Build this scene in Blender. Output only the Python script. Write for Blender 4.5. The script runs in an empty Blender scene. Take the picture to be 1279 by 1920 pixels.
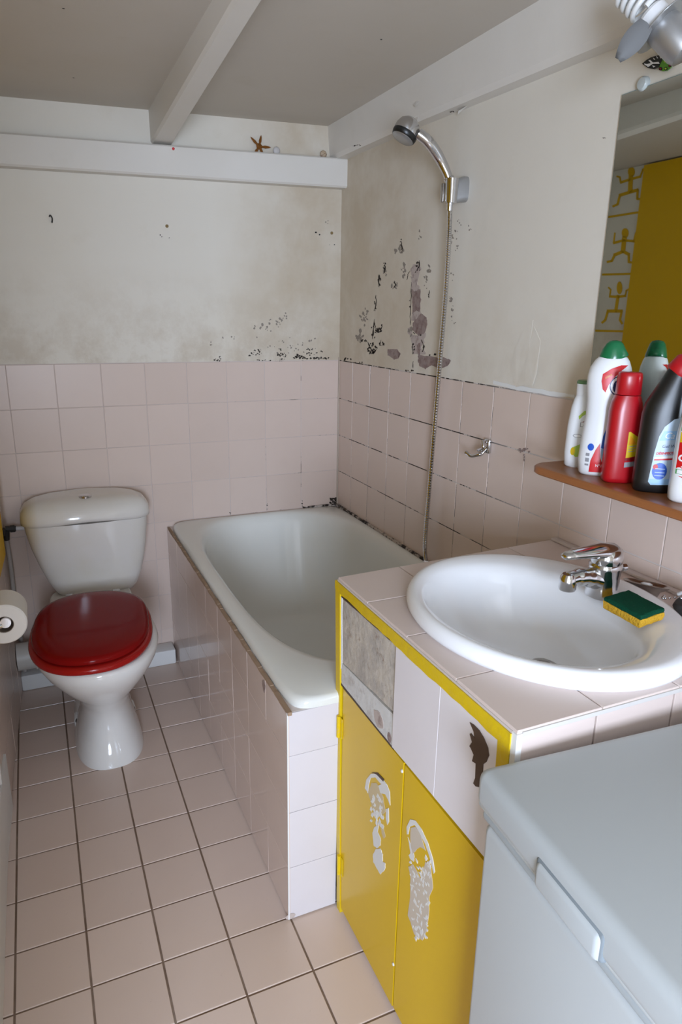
import bpy, bmesh, math, random
from mathutils import Vector, Matrix
R = math.radians
rnd = random.Random(7)
scene = bpy.context.scene
COL = scene.collection

# ------------------------------------------------------------------ camera
F_PX = 1281.49
CAM = Vector((-1.1347, -2.5704, 1.3527))
YAW, PITCH, ROLL = .4217, .2842, .0164
_fw = Vector((math.sin(YAW)*math.cos(PITCH), math.cos(YAW)*math.cos(PITCH), -math.sin(PITCH)))
_rt = Vector((math.cos(YAW), -math.sin(YAW), 0))
_up = _rt.cross(_fw)
_r = math.cos(ROLL)*_rt + math.sin(ROLL)*_up
_u = -math.sin(ROLL)*_rt + math.cos(ROLL)*_up
cd = bpy.data.cameras.new('camera'); cam = bpy.data.objects.new('camera', cd); COL.objects.link(cam)
cd.sensor_fit = 'HORIZONTAL'; cd.sensor_width = 36; cd.lens = F_PX/1279*36
cd.clip_start = .02
M = Matrix((( _r.x, _u.x, -_fw.x, CAM.x), (_r.y, _u.y, -_fw.y, CAM.y), (_r.z, _u.z, -_fw.z, CAM.z), (0, 0, 0, 1)))
cam.matrix_world = M
scene.camera = cam

def hit(x, y, ax, v):
    d = _fw + (x-639.5)/F_PX*_r - (y-960)/F_PX*_u
    return CAM + d*((v-CAM[ax])/d[ax])

# ------------------------------------------------------------------ light
w = bpy.data.worlds.new('world'); scene.world = w; w.use_nodes = True
bg = w.node_tree.nodes['Background']; bg.inputs[0].default_value = (.80, .90, 1, 1); bg.inputs[1].default_value = 1.0

def area(name, loc, rot, sx, sy, power, col):
    l = bpy.data.lights.new(name, 'AREA'); l.shape = 'RECTANGLE'; l.size = sx; l.size_y = sy
    l.energy = power; l.color = col
    o = bpy.data.objects.new(name, l); COL.objects.link(o); o.location = loc; o.rotation_euler = rot
    return o
area('daylight', (-1.56, -3.985, 1.14), (R(90), 0, 0), .70, .90, 72, (.66, .785, 1))

vs = scene.view_settings
vs.view_transform = 'Standard'; vs.look = 'None'; vs.gamma = 1; vs.use_curve_mapping = False
vs.exposure = 0.40

# ------------------------------------------------------------------ helpers
def tag(o, label, cat, group=None, kind=None):
    o['label'] = label; o['category'] = cat
    if group: o['group'] = group
    if kind: o['kind'] = kind
    return o

def link(name, me, m=None, parent=None, smooth=None):
    if m is not None and not me.materials: me.materials.append(m)
    o = bpy.data.objects.new(name, me); COL.objects.link(o)
    if smooth is not None:
        me.polygons.foreach_set('use_smooth', [True]*len(me.polygons))
        me.set_sharp_from_angle(angle=R(smooth))
    if parent is not None:
        o.parent = parent
        o.matrix_parent_inverse = Matrix.Translation(parent.location).inverted() if parent.type == 'EMPTY' else Matrix()
    return o

def thing(name, label, cat, loc=(0, 0, 0), group=None, kind=None):
    o = bpy.data.objects.new(name, None); COL.objects.link(o); o.location = loc
    o.empty_display_size = .05
    return tag(o, label, cat, group, kind)

def mesh(verts, faces, name='mesh'):
    me = bpy.data.meshes.new(name); me.from_pydata([tuple(v) for v in verts], [], faces); me.update(); return me

def fix(bm, name):
    bmesh.ops.recalc_face_normals(bm, faces=bm.faces)
    me = bpy.data.meshes.new(name); bm.to_mesh(me); bm.free(); return me

class MB:
    def __init__(s): s.bm = bmesh.new()
    def box(s, lo, hi, bev=0, seg=2, rot=None, piv=None):
        lo = Vector(lo); hi = Vector(hi)
        r = bmesh.ops.create_cube(s.bm, size=1)
        vs_ = r['verts']; d = hi-lo; c = (hi+lo)/2
        for v in vs_: v.co = Vector((v.co.x*d.x, v.co.y*d.y, v.co.z*d.z)) + c
        if bev:
            es = list({e for v in vs_ for e in v.link_edges})
            g = bmesh.ops.bevel(s.bm, geom=es, offset=bev, segments=seg, affect='EDGES', profile=.5)
            vs_ = list({v for f in g['faces'] for v in f.verts} | {v for v in vs_ if v.is_valid})
        if rot is not None:
            p = Vector(piv) if piv is not None else c
            for v in vs_: v.co = rot @ (v.co-p) + p
        return s
    def loft(s, rings, cap0=True, cap1=True, closed=True):
        vr = [[s.bm.verts.new(p) for p in r] for r in rings]
        for a, b in zip(vr, vr[1:]):
            n = len(a)
            for i in range(n if closed else n-1):
                j = (i+1) % n
                try: s.bm.faces.new((a[i], a[j], b[j], b[i]))
                except ValueError: pass
        if cap0: s.bm.faces.new(list(reversed(vr[0])))
        if cap1: s.bm.faces.new(vr[-1])
        return s
    def tube(s, pts, rad, n=12, cap=True):
        pts = [Vector(p) for p in pts]
        rr = rad if isinstance(rad, (list, tuple)) else [rad]*len(pts)
        t0 = (pts[1]-pts[0]).normalized()
        up = Vector((0, 0, 1)) if abs(t0.z) < .9 else Vector((1, 0, 0))
        nrm = t0.cross(up).normalized(); rings = []
        for i, p in enumerate(pts):
            t = (pts[min(i+1, len(pts)-1)]-pts[max(i-1, 0)]).normalized()
            nrm = (nrm - t*nrm.dot(t)).normalized(); b = t.cross(nrm)
            rings.append([p + rr[i]*(math.cos(a)*nrm + math.sin(a)*b) for a in [2*math.pi*k/n for k in range(n)]])
        return s.loft(rings, cap, cap)
    def cyl(s, a, b, r0, r1=None, n=24): return s.tube([a, b], [r0, r0 if r1 is None else r1], n)
    def lathe(s, prof, org=(0, 0, 0), axis=(0, 0, 1), n=32, cap=True):
        ax = Vector(axis).normalized(); t = Vector((1, 0, 0)) if abs(ax.x) < .9 else Vector((0, 1, 0))
        e1 = ax.cross(t).normalized(); e2 = ax.cross(e1); o = Vector(org)
        rings = [[o + ax*h + max(r, 1e-4)*(math.cos(2*math.pi*k/n)*e1 + math.sin(2*math.pi*k/n)*e2) for k in range(n)] for r, h in prof]
        return s.loft(rings, cap, cap)
    def poly(s, pts, nrm, t):
        """flat polygon extruded by t along nrm"""
        nrm = Vector(nrm); pts = [Vector(p) for p in pts]
        a = [s.bm.verts.new(p) for p in pts]; b = [s.bm.verts.new(p+nrm*t) for p in pts]
        s.bm.faces.new(b); n = len(a)
        for i in range(n): s.bm.faces.new((a[i], a[(i+1) % n], b[(i+1) % n], b[i]))
        return s
    def out(s, name, m, parent=None, smooth=None):
        return link(name, fix(s.bm, name), m, parent, smooth)

def spl(pts, n=8):
    """Catmull-Rom through pts"""
    pts = [Vector(p) for p in pts]; out = []
    P = [pts[0]*2-pts[1]] + pts + [pts[-1]*2-pts[-2]]
    for i in range(1, len(P)-2):
        for k in range(n):
            t = k/n; a, b, c, d = P[i-1:i+3]
            out.append(.5*((2*b)+(c-a)*t+(2*a-5*b+4*c-d)*t*t+(3*b-a-3*c+d)*t**3))
    return out+[pts[-1]]

def se(cx, cy, a, b, n, z, N=64):
    """superellipse ring"""
    out = []
    for k in range(N):
        t = 2*math.pi*k/N; c, s_ = math.cos(t), math.sin(t)
        out.append(Vector((cx + a*math.copysign(abs(c)**(2/n), c), cy + b*math.copysign(abs(s_)**(2/n), s_), z)))
    return out

# ------------------------------------------------------------------ materials
class Mt:
    def __init__(s, name, col, rough=.5, spec=.5, metal=0, coat=0):
        s.m = bpy.data.materials.new(name); s.m.use_nodes = True; s.nt = s.m.node_tree; s.N = s.nt.nodes; s.L = s.nt.links
        s.b = s.N['Principled BSDF']; s.b.inputs['Base Color'].default_value = (*col, 1)
        s.b.inputs['Roughness'].default_value = rough; s.b.inputs['Metallic'].default_value = metal
        s.b.inputs['Specular IOR Level'].default_value = spec; s.b.inputs['Coat Weight'].default_value = coat
        s.tc = s.N.new('ShaderNodeTexCoord'); s.co = s.tc.outputs['Object']; s.cur = None; s.col = col
    def noise(s, scale, detail=4, rough=.6, sc=None, off=None):
        n = s.N.new('ShaderNodeTexNoise'); n.inputs['Scale'].default_value = scale; n.inputs['Detail'].default_value = detail; n.inputs['Roughness'].default_value = rough
        c = s.co
        if sc or off:
            mp = s.N.new('ShaderNodeMapping'); s.L.new(c, mp.inputs[0])
            if sc: mp.inputs['Scale'].default_value = sc
            if off: mp.inputs['Location'].default_value = off
            c = mp.outputs[0]
        s.L.new(c, n.inputs['Vector']); return n.outputs['Fac']
    def ramp(s, fac, a, b, hi=1.0, lo=0.0):
        r = s.N.new('ShaderNodeMapRange'); r.inputs['From Min'].default_value = a; r.inputs['From Max'].default_value = b
        r.inputs['To Min'].default_value = lo; r.inputs['To Max'].default_value = hi
        s.L.new(fac, r.inputs['Value']); return r.outputs['Result']
    def math(s, op, a, b):
        n = s.N.new('ShaderNodeMath'); n.operation = op
        for i, v in enumerate((a, b)):
            if isinstance(v, (int, float)): n.inputs[i].default_value = v
            else: s.L.new(v, n.inputs[i])
        return n.outputs[0]
    def sep(s):
        n = s.N.new('ShaderNodeSeparateXYZ'); s.L.new(s.co, n.inputs[0]); return n.outputs
    def mix(s, fac, col):
        n = s.N.new('ShaderNodeMix'); n.data_type = 'RGBA'
        if isinstance(fac, (int, float)): n.inputs[0].default_value = fac
        else: s.L.new(fac, n.inputs[0])
        if s.cur is None: n.inputs[6].default_value = (*s.col, 1)
        else: s.L.new(s.cur, n.inputs[6])
        n.inputs[7].default_value = (*col, 1)
        s.cur = n.outputs[2]; s.L.new(s.cur, s.b.inputs['Base Color']); return s
    def bump(s, fac, strength=.2, dist=.002):
        n = s.N.new('ShaderNodeBump'); n.inputs['Strength'].default_value = strength; n.inputs['Distance'].default_value = dist
        s.L.new(fac, n.inputs['Height']); s.L.new(n.outputs[0], s.b.inputs['Normal']); return s
    def rnd(s, col, amt):
        oi = s.N.new('ShaderNodeObjectInfo'); s.mix(s.math('MULTIPLY', oi.outputs['Random'], amt), col); return s

PAINT = (.77, .72, .63)
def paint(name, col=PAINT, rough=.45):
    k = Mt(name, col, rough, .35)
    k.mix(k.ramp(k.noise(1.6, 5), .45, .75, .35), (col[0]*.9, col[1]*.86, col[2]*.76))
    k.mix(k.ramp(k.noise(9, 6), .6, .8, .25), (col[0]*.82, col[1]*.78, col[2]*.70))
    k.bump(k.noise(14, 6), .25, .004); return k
paint_wall = paint('cream_wall_paint')
x, y, z = paint_wall.sep()
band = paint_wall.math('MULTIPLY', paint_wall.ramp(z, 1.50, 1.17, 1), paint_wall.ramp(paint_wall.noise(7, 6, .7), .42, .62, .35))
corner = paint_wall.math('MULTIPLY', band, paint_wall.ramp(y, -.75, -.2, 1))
damp_shade = paint_wall.math('MULTIPLY', paint_wall.ramp(y, -.85, -.45, 1), paint_wall.ramp(x, -.5, -.22, 1))  # yellowed moisture stain that also paints the shower corner's shade into the colour
damp_shade = paint_wall.math('MULTIPLY', damp_shade, paint_wall.ramp(paint_wall.noise(3.2, 5, .65), .30, .60, .62, .12))
paint_wall.mix(damp_shade, (.50, .385, .25)); paint_wall.mix(band, (.62, .53, .41)); paint_wall.mix(corner, (.46, .36, .25))
paint_wall = paint_wall.m
paint_beam = paint('white_beam_paint', (.76, .72, .66), .5).m
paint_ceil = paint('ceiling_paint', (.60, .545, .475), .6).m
white_gloss = Mt('white_gloss_paint', (.80, .80, .78), .3).m

def tile_mat(name, col, rough, var):
    k = Mt(name, col, rough, .5)
    k.rnd((col[0]*.9, col[1]*.89, col[2]*.88), var)
    k.mix(k.ramp(k.noise(6, 5), .5, .8, .3), (col[0]*.9, col[1]*.87, col[2]*.84))
    k.bump(k.noise(30, 2), .03, .002)
    return k
wall_tile = tile_mat('pink_wall_tile', (.72, .58, .50), .34, .5).m
floor_tile = tile_mat('pink_floor_tile', (.69, .55, .47), .24, .6)
floor_tile.mix(floor_tile.ramp(floor_tile.noise(40, 6, .7), .66, .74, .35), (.40, .30, .24)); floor_tile = floor_tile.m
counter_tile = tile_mat('pink_counter_tile', (.73, .61, .555), .36, .5).m
white_pink_tile = tile_mat('pale_tile', (.82, .77, .78), .2, .3).m
panel_tile = tile_mat('glossy_panel_tile', (.70, .56, .49), .11, .4).m
end_tile = tile_mat('pale_end_tile', (.68, .64, .66), .22, .2).m

k = Mt('floor_grout', (.20, .135, .095), .9, .2); k.mix(k.ramp(k.noise(9, 5), .45, .7, .7), (.36, .28, .22)); floor_grout = k.m
def grout(name, base, ylo, yhi, amount, axis):
    k = Mt(name, base, .8, .2); o = k.sep()
    m = k.ramp(k.noise(13, 5, .75), .60-amount, .64-amount, 1)
    m = k.math('MULTIPLY', m, k.ramp(o[axis], ylo, yhi, 1)); k.mix(m, (.03, .022, .018)); return k.m
grout_back = grout('back_wall_grout', (.66, .57, .53), -.55, -.12, .04, 0)
grout_right = grout('right_wall_grout', (.66, .60, .56), -1.30, -.95, .14, 1)
grout_plain = Mt('plain_grout', (.62, .55, .51), .8, .2).m
ceramic = Mt('white_ceramic', (.80, .79, .76), .07, .55)
ceramic.mix(ceramic.ramp(ceramic.noise(5, 3), .5, .8, .15), (.74, .70, .60)); ceramic = ceramic.m
cistern_mat = Mt('ageing_ceramic', (.78, .75, .70), .09, .55)
cistern_mat.mix(cistern_mat.ramp(cistern_mat.noise(7, 4), .48, .75, .3), (.70, .64, .48))
cx_, cy_, cz_ = cistern_mat.sep()
cistern_mat.mix(cistern_mat.math('MULTIPLY', cistern_mat.ramp(cx_, -1.165, -1.215, .85), cistern_mat.ramp(cz_, .45, .62, 1)), (.55, .40, .12)); cistern_mat = cistern_mat.m
enamel = Mt('white_enamel', (.76, .76, .71), .10, .5)
enamel.mix(enamel.ramp(enamel.noise(4, 4), .5, .8, .25), (.66, .64, .56)); enamel = enamel.m
basin_mat = Mt('basin_ceramic', (.88, .89, .91), .06, .55).m
red_seat = Mt('red_lacquer', (.20, .004, .004), .10, .07); red_seat.mix(red_seat.ramp(red_seat.noise(3, 3), .4, .8, .35), (.30, .012, .010)); red_seat = red_seat.m
red_rim = Mt('red_seat_plastic', (.34, .010, .008), .14, .25).m
chrome = Mt('chrome', (.62, .62, .63), .12, .5, 1).m
chrome_dark = Mt('worn_chrome', (.42, .40, .38), .28, .5, 1).m
steel_grey = Mt('grey_metal', (.40, .40, .40), .35, .5, .7).m
yellow = Mt('yellow_gloss_paint', (.72, .46, .006), .30, .28)
yellow.mix(yellow.ramp(yellow.noise(3, 5), .45, .8, .35), (.55, .34, .008)); yellow.bump(yellow.noise(18, 4), .08, .002); yellow = yellow.m
yellow_frame = Mt('yellow_frame_paint', (.72, .50, .008), .3, .4); yellow_frame.mix(yellow_frame.ramp(yellow_frame.noise(60, 4), .62, .7, .6), (.60, .40, .10)); yellow_frame.bump(yellow_frame.noise(50, 4), .4, .004); yellow_frame = yellow_frame.m
mustard = Mt('mustard_wall_paint', (.70, .41, .004), .45, .2); mustard.mix(mustard.ramp(mustard.noise(2, 4), .4, .8, .4), (.58, .34, .004)); mustard = mustard.m
plastic_white = Mt('white_plastic', (.80, .80, .80), .3).m
freezer_white = Mt('freezer_enamel', (.52, .55, .56), .38, .4); freezer_white.bump(freezer_white.noise(160, 2), .05, .0006); freezer_white = freezer_white.m
freezer_lid = Mt('freezer_lid_enamel', (.47, .50, .51), .42, .4); freezer_lid.bump(freezer_lid.noise(160, 2), .06, .0006); freezer_lid = freezer_lid.m
gasket = Mt('grey_gasket', (.40, .44, .46), .6).m
gasket_dark = Mt('dark_gasket', (.20, .23, .25), .7).m
wood = Mt('varnished_shelf_wood', (.36, .135, .045), .32, .4)
wood.mix(wood.ramp(wood.noise(12, 6, .7, (1, .08, 1)), .4, .7, .7), (.22, .075, .022)); wood = wood.m
black_mat = Mt('black_plastic', (.008, .008, .008), .35).m
rubber = Mt('dark_rubber', (.03, .028, .025), .6).m
green_cap = Mt('green_plastic', (.006, .14, .05), .2).m
green_dull = Mt('dull_green_plastic', (.10, .19, .08), .35).m
red_plastic = Mt('red_bottle_plastic', (.42, .006, .012), .28).m
bottle_white = Mt('white_bottle', (.80, .81, .82), .25).m
def flat(name, c, r=.35): return Mt(name, c, r).m
P_red = flat('print_red', (.60, .008, .012)); P_blue = flat('print_blue', (.01, .09, .50)); P_lblue = flat('print_light_blue', (.30, .52, .78))
P_navy = flat('print_navy', (.02, .035, .14)); P_lime = flat('print_lime', (.38, .55, .03)); P_yel = flat('print_yellow', (.66, .46, .01))
P_white = flat('print_white', (.82, .82, .82)); P_grey = flat('print_grey', (.28, .28, .30)); P_pale = flat('print_pale_blue', (.48, .60, .72)); P_green = flat('print_green', (.10, .34, .12))
P_orange = flat('print_orange', (.70, .28, .01)); P_black = flat('print_black', (.01, .012, .012)); P_dred = flat('print_dark_red', (.22, .003, .008))
sponge_y = Mt('yellow_sponge', (.58, .33, .03), .95, .1); sponge_y.bump(sponge_y.noise(180, 3), .9, .004); sponge_y = sponge_y.m
sponge_g = Mt('green_scourer', (.004, .055, .028), .95, .1); sponge_g.bump(sponge_g.noise(260, 3), .8, .003); sponge_g = sponge_g.m
paper = Mt('toilet_paper', (.72, .68, .63), .95, .1); paper.bump(paper.noise(120, 3), .2, .002); paper = paper.m
card = Mt('cardboard', (.22, .17, .13), .9).m
pvc = Mt('white_pvc_pipe', (.66, .63, .58), .4).m
pipe_grey = Mt('painted_pipe', (.42, .38, .35), .45).m
starfish_m = Mt('dried_starfish', (.22, .085, .02), .9, .1); starfish_m.bump(starfish_m.noise(300, 3), .8, .003); starfish_m = starfish_m.m
shell_m = Mt('pale_shell', (.55, .52, .50), .5).m
shell_b = Mt('striped_shell', (.50, .38, .26), .5); shell_b.mix(shell_b.ramp(shell_b.noise(90, 2, .5, (1, 1, 4)), .5, .6, .8), (.16, .075, .03)); shell_b = shell_b.m
mould = Mt('black_mould', (.045, .036, .03), .95, .1).m
mould_soft = Mt('grey_mould', (.30, .26, .22), .95, .1).m
plaster = Mt('bare_plaster', (.34, .265, .24), .95, .1); plaster.mix(plaster.ramp(plaster.noise(45, 6, .7), .45, .65, .8), (.20, .12, .11)); plaster.bump(plaster.noise(60, 5), .6, .004); plaster = plaster.m
plaster_pale = Mt('pale_plaster', (.52, .44, .40), .95, .1); plaster_pale.mix(plaster_pale.ramp(plaster_pale.noise(40, 6, .7), .5, .62, .7), (.30, .22, .20)); plaster_pale = plaster_pale.m
mortar = Mt('old_tile_mortar', (.44, .40, .36), .95, .1)
mortar.mix(mortar.ramp(mortar.noise(16, 6, .7), .42, .60, .8), (.60, .54, .46)); mortar.mix(mortar.ramp(mortar.noise(28, 6, .75, None, (3, 1, 2)), .58, .68, .8), (.26, .17, .12)); mortar.bump(mortar.noise(45, 6), .7, .004); mortar = mortar.m
mortar_w = Mt('white_adhesive', (.66, .65, .63), .9, .1); mortar_w.mix(mortar_w.ramp(mortar_w.noise(22, 5, .7), .52, .66, .6), (.42, .36, .32)); mortar_w.bump(mortar_w.noise(40, 5), .5, .003); mortar_w = mortar_w.m
brown_wood = Mt('brown_hardboard', (.085, .05, .032), .7); brown_wood = brown_wood.m
residue = Mt('white_sticker_residue', (.74, .73, .70), .6); residue = residue.m
residue_b = Mt('worn_sticker_backing', (.62, .50, .30), .7); residue_b = residue_b.m
carcass_m = Mt('cabinet_board', (.35, .27, .18), .8).m
mirror_m = Mt('mirror_glass', (.70, .74, .70), .015, .5, 1).m
glass_edge = Mt('mirror_edge', (.26, .33, .31), .2).m
clip_m = Mt('clear_plastic_clip', (.50, .54, .53), .2).m
dust = Mt('black_speck', (.02, .02, .02), .9).m

# ------------------------------------------------------------------ tile pieces
_tc = {}
def tile_mesh(pts2, th, bev, m):
    key = (tuple((round(a, 4), round(b, 4)) for a, b in pts2), th, bev, m.name)
    if key in _tc: return _tc[key]
    n = len(pts2); cx = sum(p[0] for p in pts2)/n; cy = sum(p[1] for p in pts2)/n
    def ins(d):
        out = []
        for a, b in pts2:
            out.append((a - math.copysign(min(d, abs(a-cx)*.5), a-cx), b - math.copysign(min(d, abs(b-cy)*.5), b-cy)))
        return out
    i1 = ins(bev); im = ins(bev*.3)
    v = [(a, b, -th) for a, b in pts2] + [(a, b, -bev) for a, b in pts2] + [(a, b, -bev*.3) for a, b in im] + [(a, b, 0) for a, b in i1]
    f = [tuple(range(3*n, 4*n))]
    for q in range(3):
        for i in range(n): f.append((q*n+i, q*n+(i+1) % n, (q+1)*n+(i+1) % n, (q+1)*n+i))
    me = mesh(v, f, 'tile'); me.materials.append(m); _tc[key] = me; return me

def put_tile(parent, org, e1, e2, w_, h_, m, th=.006, bev=.0012, jit=.0004, name='tile'):
    """tile whose lower left corner sits at org, spanning w_ along e1 and h_ along e2"""
    e1 = Vector(e1); e2 = Vector(e2); nn = e1.cross(e2)
    me = tile_mesh([(-w_/2, -h_/2), (w_/2, -h_/2), (w_/2, h_/2), (-w_/2, h_/2)], th, bev, m)
    o = bpy.data.objects.new(name, me); COL.objects.link(o)
    c = Vector(org) + e1*w_/2 + e2*h_/2 + nn*rnd.uniform(-jit, jit)
    r = Matrix((e1, e2, nn)).transposed() @ Matrix.Rotation(rnd.uniform(-1, 1)*.0018, 3, 'X') @ Matrix.Rotation(rnd.uniform(-1, 1)*.0018, 3, 'Y')
    o.parent = parent
    if parent.type == 'EMPTY': o.matrix_parent_inverse = Matrix.Translation(parent.location).inverted()
    o.matrix_basis = Matrix.Translation(c) @ r.to_4x4()
    return o

def cuts(a, b, js):
    v = [a] + sorted(j for j in js if a+.012 < j < b-.012) + [b]
    return list(zip(v, v[1:]))

# ------------------------------------------------------------------ the room
T = .15; TW = .1509; ZT = 1.1673
FS = .1457; FX0 = -1.2945; FY0 = -.6479
def LX(y): return -1.283 + .046*y if y > -.95 else -1.3267      # left wall, slightly out of square
YR = -4.00                                                        # wall behind the camera

fl = MB().box((-2.50, YR-.1, -.08), (.06, .06, -.0022)).out('floor', floor_grout)
tag(fl, 'square pale pink floor tiles with dark joints', 'floor', kind='structure')
xj = [FX0+i*FS for i in range(-1, 10)]; yj = [FY0-k_*FS for k_ in range(-5, 18)]
for (x0, x1) in cuts(-1.345, -.575, xj):
    for (y0, y1) in cuts(-3.0, -.004, yj):
        g = .0021
        put_tile(fl, (x0+g, y0+g, 0), (1, 0, 0), (0, 1, 0), x1-x0-2*g, y1-y0-2*g, floor_tile, .006, .0014, .0005)

# back wall: body with the grout plane, painted skin above
wb = MB().box((-1.42, .0015, -.08), (.06, .12, 2.2)).out('wall_back', grout_back)
tag(wb, 'back wall, cream paint over pink tiles, behind toilet and tub', 'wall', kind='structure')
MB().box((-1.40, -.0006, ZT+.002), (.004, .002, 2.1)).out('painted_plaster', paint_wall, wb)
bj = [-(.1644+i*T) for i in range(0, 9)]
zj = [ZT-i*T for i in range(0, 8)]
for (x0, x1) in cuts(-1.285, -.002, bj):
    for (z0, z1) in cuts(.03, ZT, zj):
        g = .0009
        put_tile(wb, (x0+g, 0, z0+g), (1, 0, 0), (0, 0, 1), x1-x0-2*g, z1-z0-2*g, wall_tile, .005, .0009)

# right wall
wr = MB().box((.0015, YR-.1, -.08), (.12, .06, 2.2)).out('wall_right', grout_right)
tag(wr, 'right wall, peeling cream paint over mouldy pink tiles', 'wall', kind='structure')
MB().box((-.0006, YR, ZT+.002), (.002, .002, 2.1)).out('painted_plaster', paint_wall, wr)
rj = [-(.1311+i*TW) for i in range(0, 20)]
zjr = [ZT-i*TW for i in range(0, 8)]
for (y0, y1) in cuts(-2.6, -.002, rj):
    for (z0, z1) in cuts(.40, ZT, zjr):
        g = .0015
        put_tile(wr, (0, y1-g, z0+g), (0, -1, 0), (0, 0, 1), y1-y0-2*g, z1-z0-2*g, wall_tile, .005, .0009)

# left wall, slightly skewed
def slab(name, pts, z0, z1, m, parent=None):
    b = MB(); b.loft([[Vector((p[0], p[1], z0)) for p in pts], [Vector((p[0], p[1], z1)) for p in pts]]); return b.out(name, m, parent)
wl = slab('wall_left', [(LX(.06), .06), (LX(-.95), -.95), (LX(-1), -2.45), (-2.40, -2.45), (-2.40, YR-.1), (-2.50, YR-.1), (-2.50, .06)], -.08, 2.2, paint_wall)  # unseen wall end and recess behind the camera, shaped to shade the left side
tag(wl, 'left wall, cream above pink tiles, beside the toilet', 'wall', kind='structure')
e1 = Vector((LX(-.95)-LX(0), -.95, 0)).normalized(); nl = Vector((0, 0, 1)).cross(-e1)
for j in range(5):
    for i_ in range(6):
        s0 = .012+i_*T
        put_tile(wl, Vector((LX(-.006-s0-T)+.0035, -.006-s0-T+.001, .004+j*.14)), -e1, (0, 0, 1), T-.002, .138, wall_tile, .004, .0009)

# wall behind the camera with the window that lights the room
WX0, WX1, WZ0, WZ1 = -1.93, -1.19, .66, 1.62
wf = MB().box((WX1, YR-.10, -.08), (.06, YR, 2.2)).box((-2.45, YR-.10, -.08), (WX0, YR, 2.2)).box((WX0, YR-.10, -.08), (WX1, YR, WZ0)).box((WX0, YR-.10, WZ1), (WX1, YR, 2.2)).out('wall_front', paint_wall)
tag(wf, 'painted wall with a window behind the viewer', 'wall', kind='structure')
wn = MB().box((WX0, YR-.07, WZ0), (WX0+.04, YR-.02, WZ1)).box((WX1-.04, YR-.07, WZ0), (WX1, YR-.02, WZ1)).box((WX0, YR-.07, WZ0), (WX1, YR-.02, WZ0+.04)).box((WX0, YR-.07, WZ1-.04), (WX1, YR-.02, WZ1)).box((-1.58, YR-.07, WZ0), (-1.54, YR-.02, WZ1)).out('window_1', white_gloss)
tag(wn, 'white framed window behind the viewer', 'window', kind='structure')
for xa, xb in ((WX0+.04, -1.58), (-1.54, WX1-.04)): MB().box((xa, YR-.048, WZ0+.04), (xb, YR-.044, WZ1-.04)).out('pane', Mt('window_glass', (.8, .85, .9), .05).m, wn)

def CZ(x): return 2.005 + .034*x
ce = MB(); ce.loft([[Vector((-2.55, yy, CZ(-2.55))) for yy in (.08, YR-.12)] + [Vector((.08, yy, CZ(.08))) for yy in (YR-.12, .08)],
                    [Vector((-2.55, yy, 2.3)) for yy in (.08, YR-.12)] + [Vector((.08, yy, 2.3)) for yy in (YR-.12, .08)]])
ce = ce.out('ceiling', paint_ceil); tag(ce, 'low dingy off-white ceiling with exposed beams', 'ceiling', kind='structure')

# ledge along the back wall
def zl(x, a, b): return a + (b-a)*(x+1.16)/1.16
b = MB()
rings = []
for xx in (-1.345, -.9, -.45, -.0):
    zb = zl(xx, 1.766, 1.795); zt = zl(xx, 1.858, 1.894)
    rings.append([Vector(p) for p in ((xx, .003, zb), (xx, -.044, zb), (xx, -.050, zb+.006), (xx, -.050, zt-.005), (xx, -.045, zt), (xx, .003, zt))])
o = b.loft(rings).out('trim_1', paint_beam, None, 30); tag(o, 'white painted timber ledge along top of back wall', 'ledge', kind='structure')
# ceiling joist
b = MB(); rings = []
for (yy, xa, xb, zb) in ((.002, -.700, -.626, 1.880), (-.3, -.704, -.636, 1.892), (-1.1, -.712, -.656, 1.922), (-2.0, -.716, -.664, 1.925), (YR, -.72, -.668, 1.925)):
    rings.append([Vector(p) for p in ((xa, yy, 2.04), (xa+.002, yy, zb+.008), (xa+.008, yy, zb), (xb-.008, yy, zb), (xb-.002, yy, zb+.008), (xb, yy, 2.04))])
o = b.loft(rings).out('trim_2', paint_beam, None, 30); tag(o, 'painted ceiling joist running into the ledge', 'beam', kind='structure')
# beam along the right wall
b = MB(); rings = []
for yy, zb, dx in ((.0, 1.892, .052), (-.6, 1.887, .050), (-1.4, 1.868, .050), (YR, 1.85, .05)):
    rings.append([Vector(p) for p in ((.003, yy, 2.05), (-dx-.012, yy, 2.05), (-dx, yy, zb+.012), (-dx+.012, yy, zb), (.003, yy, zb))])
o = b.loft(rings).out('trim_3', paint_beam, None, 30); tag(o, 'white painted beam along the top of the right wall', 'beam', kind='structure')
# skirting box behind the toilet
o = MB().box((-1.283, -.078, 0), (-.724, -.002, .062), .006).out('baseboard_back', white_gloss, None, 40)
tag(o, 'white boxed skirting behind the toilet', 'skirting', kind='structure')

# left wall: yellow wall cupboard, door, skirting, stencilled figures
yc = thing('wall_cupboard', 'flat yellow wall cupboard reflected in the mirror', 'cupboard', (-1.29, -.5, .585))
slab('cupboard_body', [(LX(-.232)+.002, -.232), (LX(-.232)+.022, -.232), (LX(-.80)+.022, -.80), (LX(-.80)+.002, -.80)], .585, 1.955, mustard, yc)
MB().cyl((-1.295, -.74, 1.25), (-1.275, -.74, 1.25), .012).out('knob', chrome_dark, yc, 40)
d1 = MB().box((-1.3262, -1.72, .20), (-1.3155, -.888, 1.95), .003).out('door_1', mustard, None, 40)
tag(d1, 'yellow door in left wall past the toilet roll', 'door', kind='structure')
MB().box((-1.3262, -.888, .19), (-1.3075, -.868, 1.97), .003).out('door_edge', white_gloss, d1, 40)
o = slab('baseboard_left', [(LX(-.72), -.72), (LX(-.72)+.010, -.72), (LX(-.95)+.012, -.95), (LX(-1)+.012, -1.75), (LX(-1), -1.75)], 0, .17, white_gloss)
tag(o, 'grey-white skirting board under the yellow door', 'skirting', kind='structure')

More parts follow.
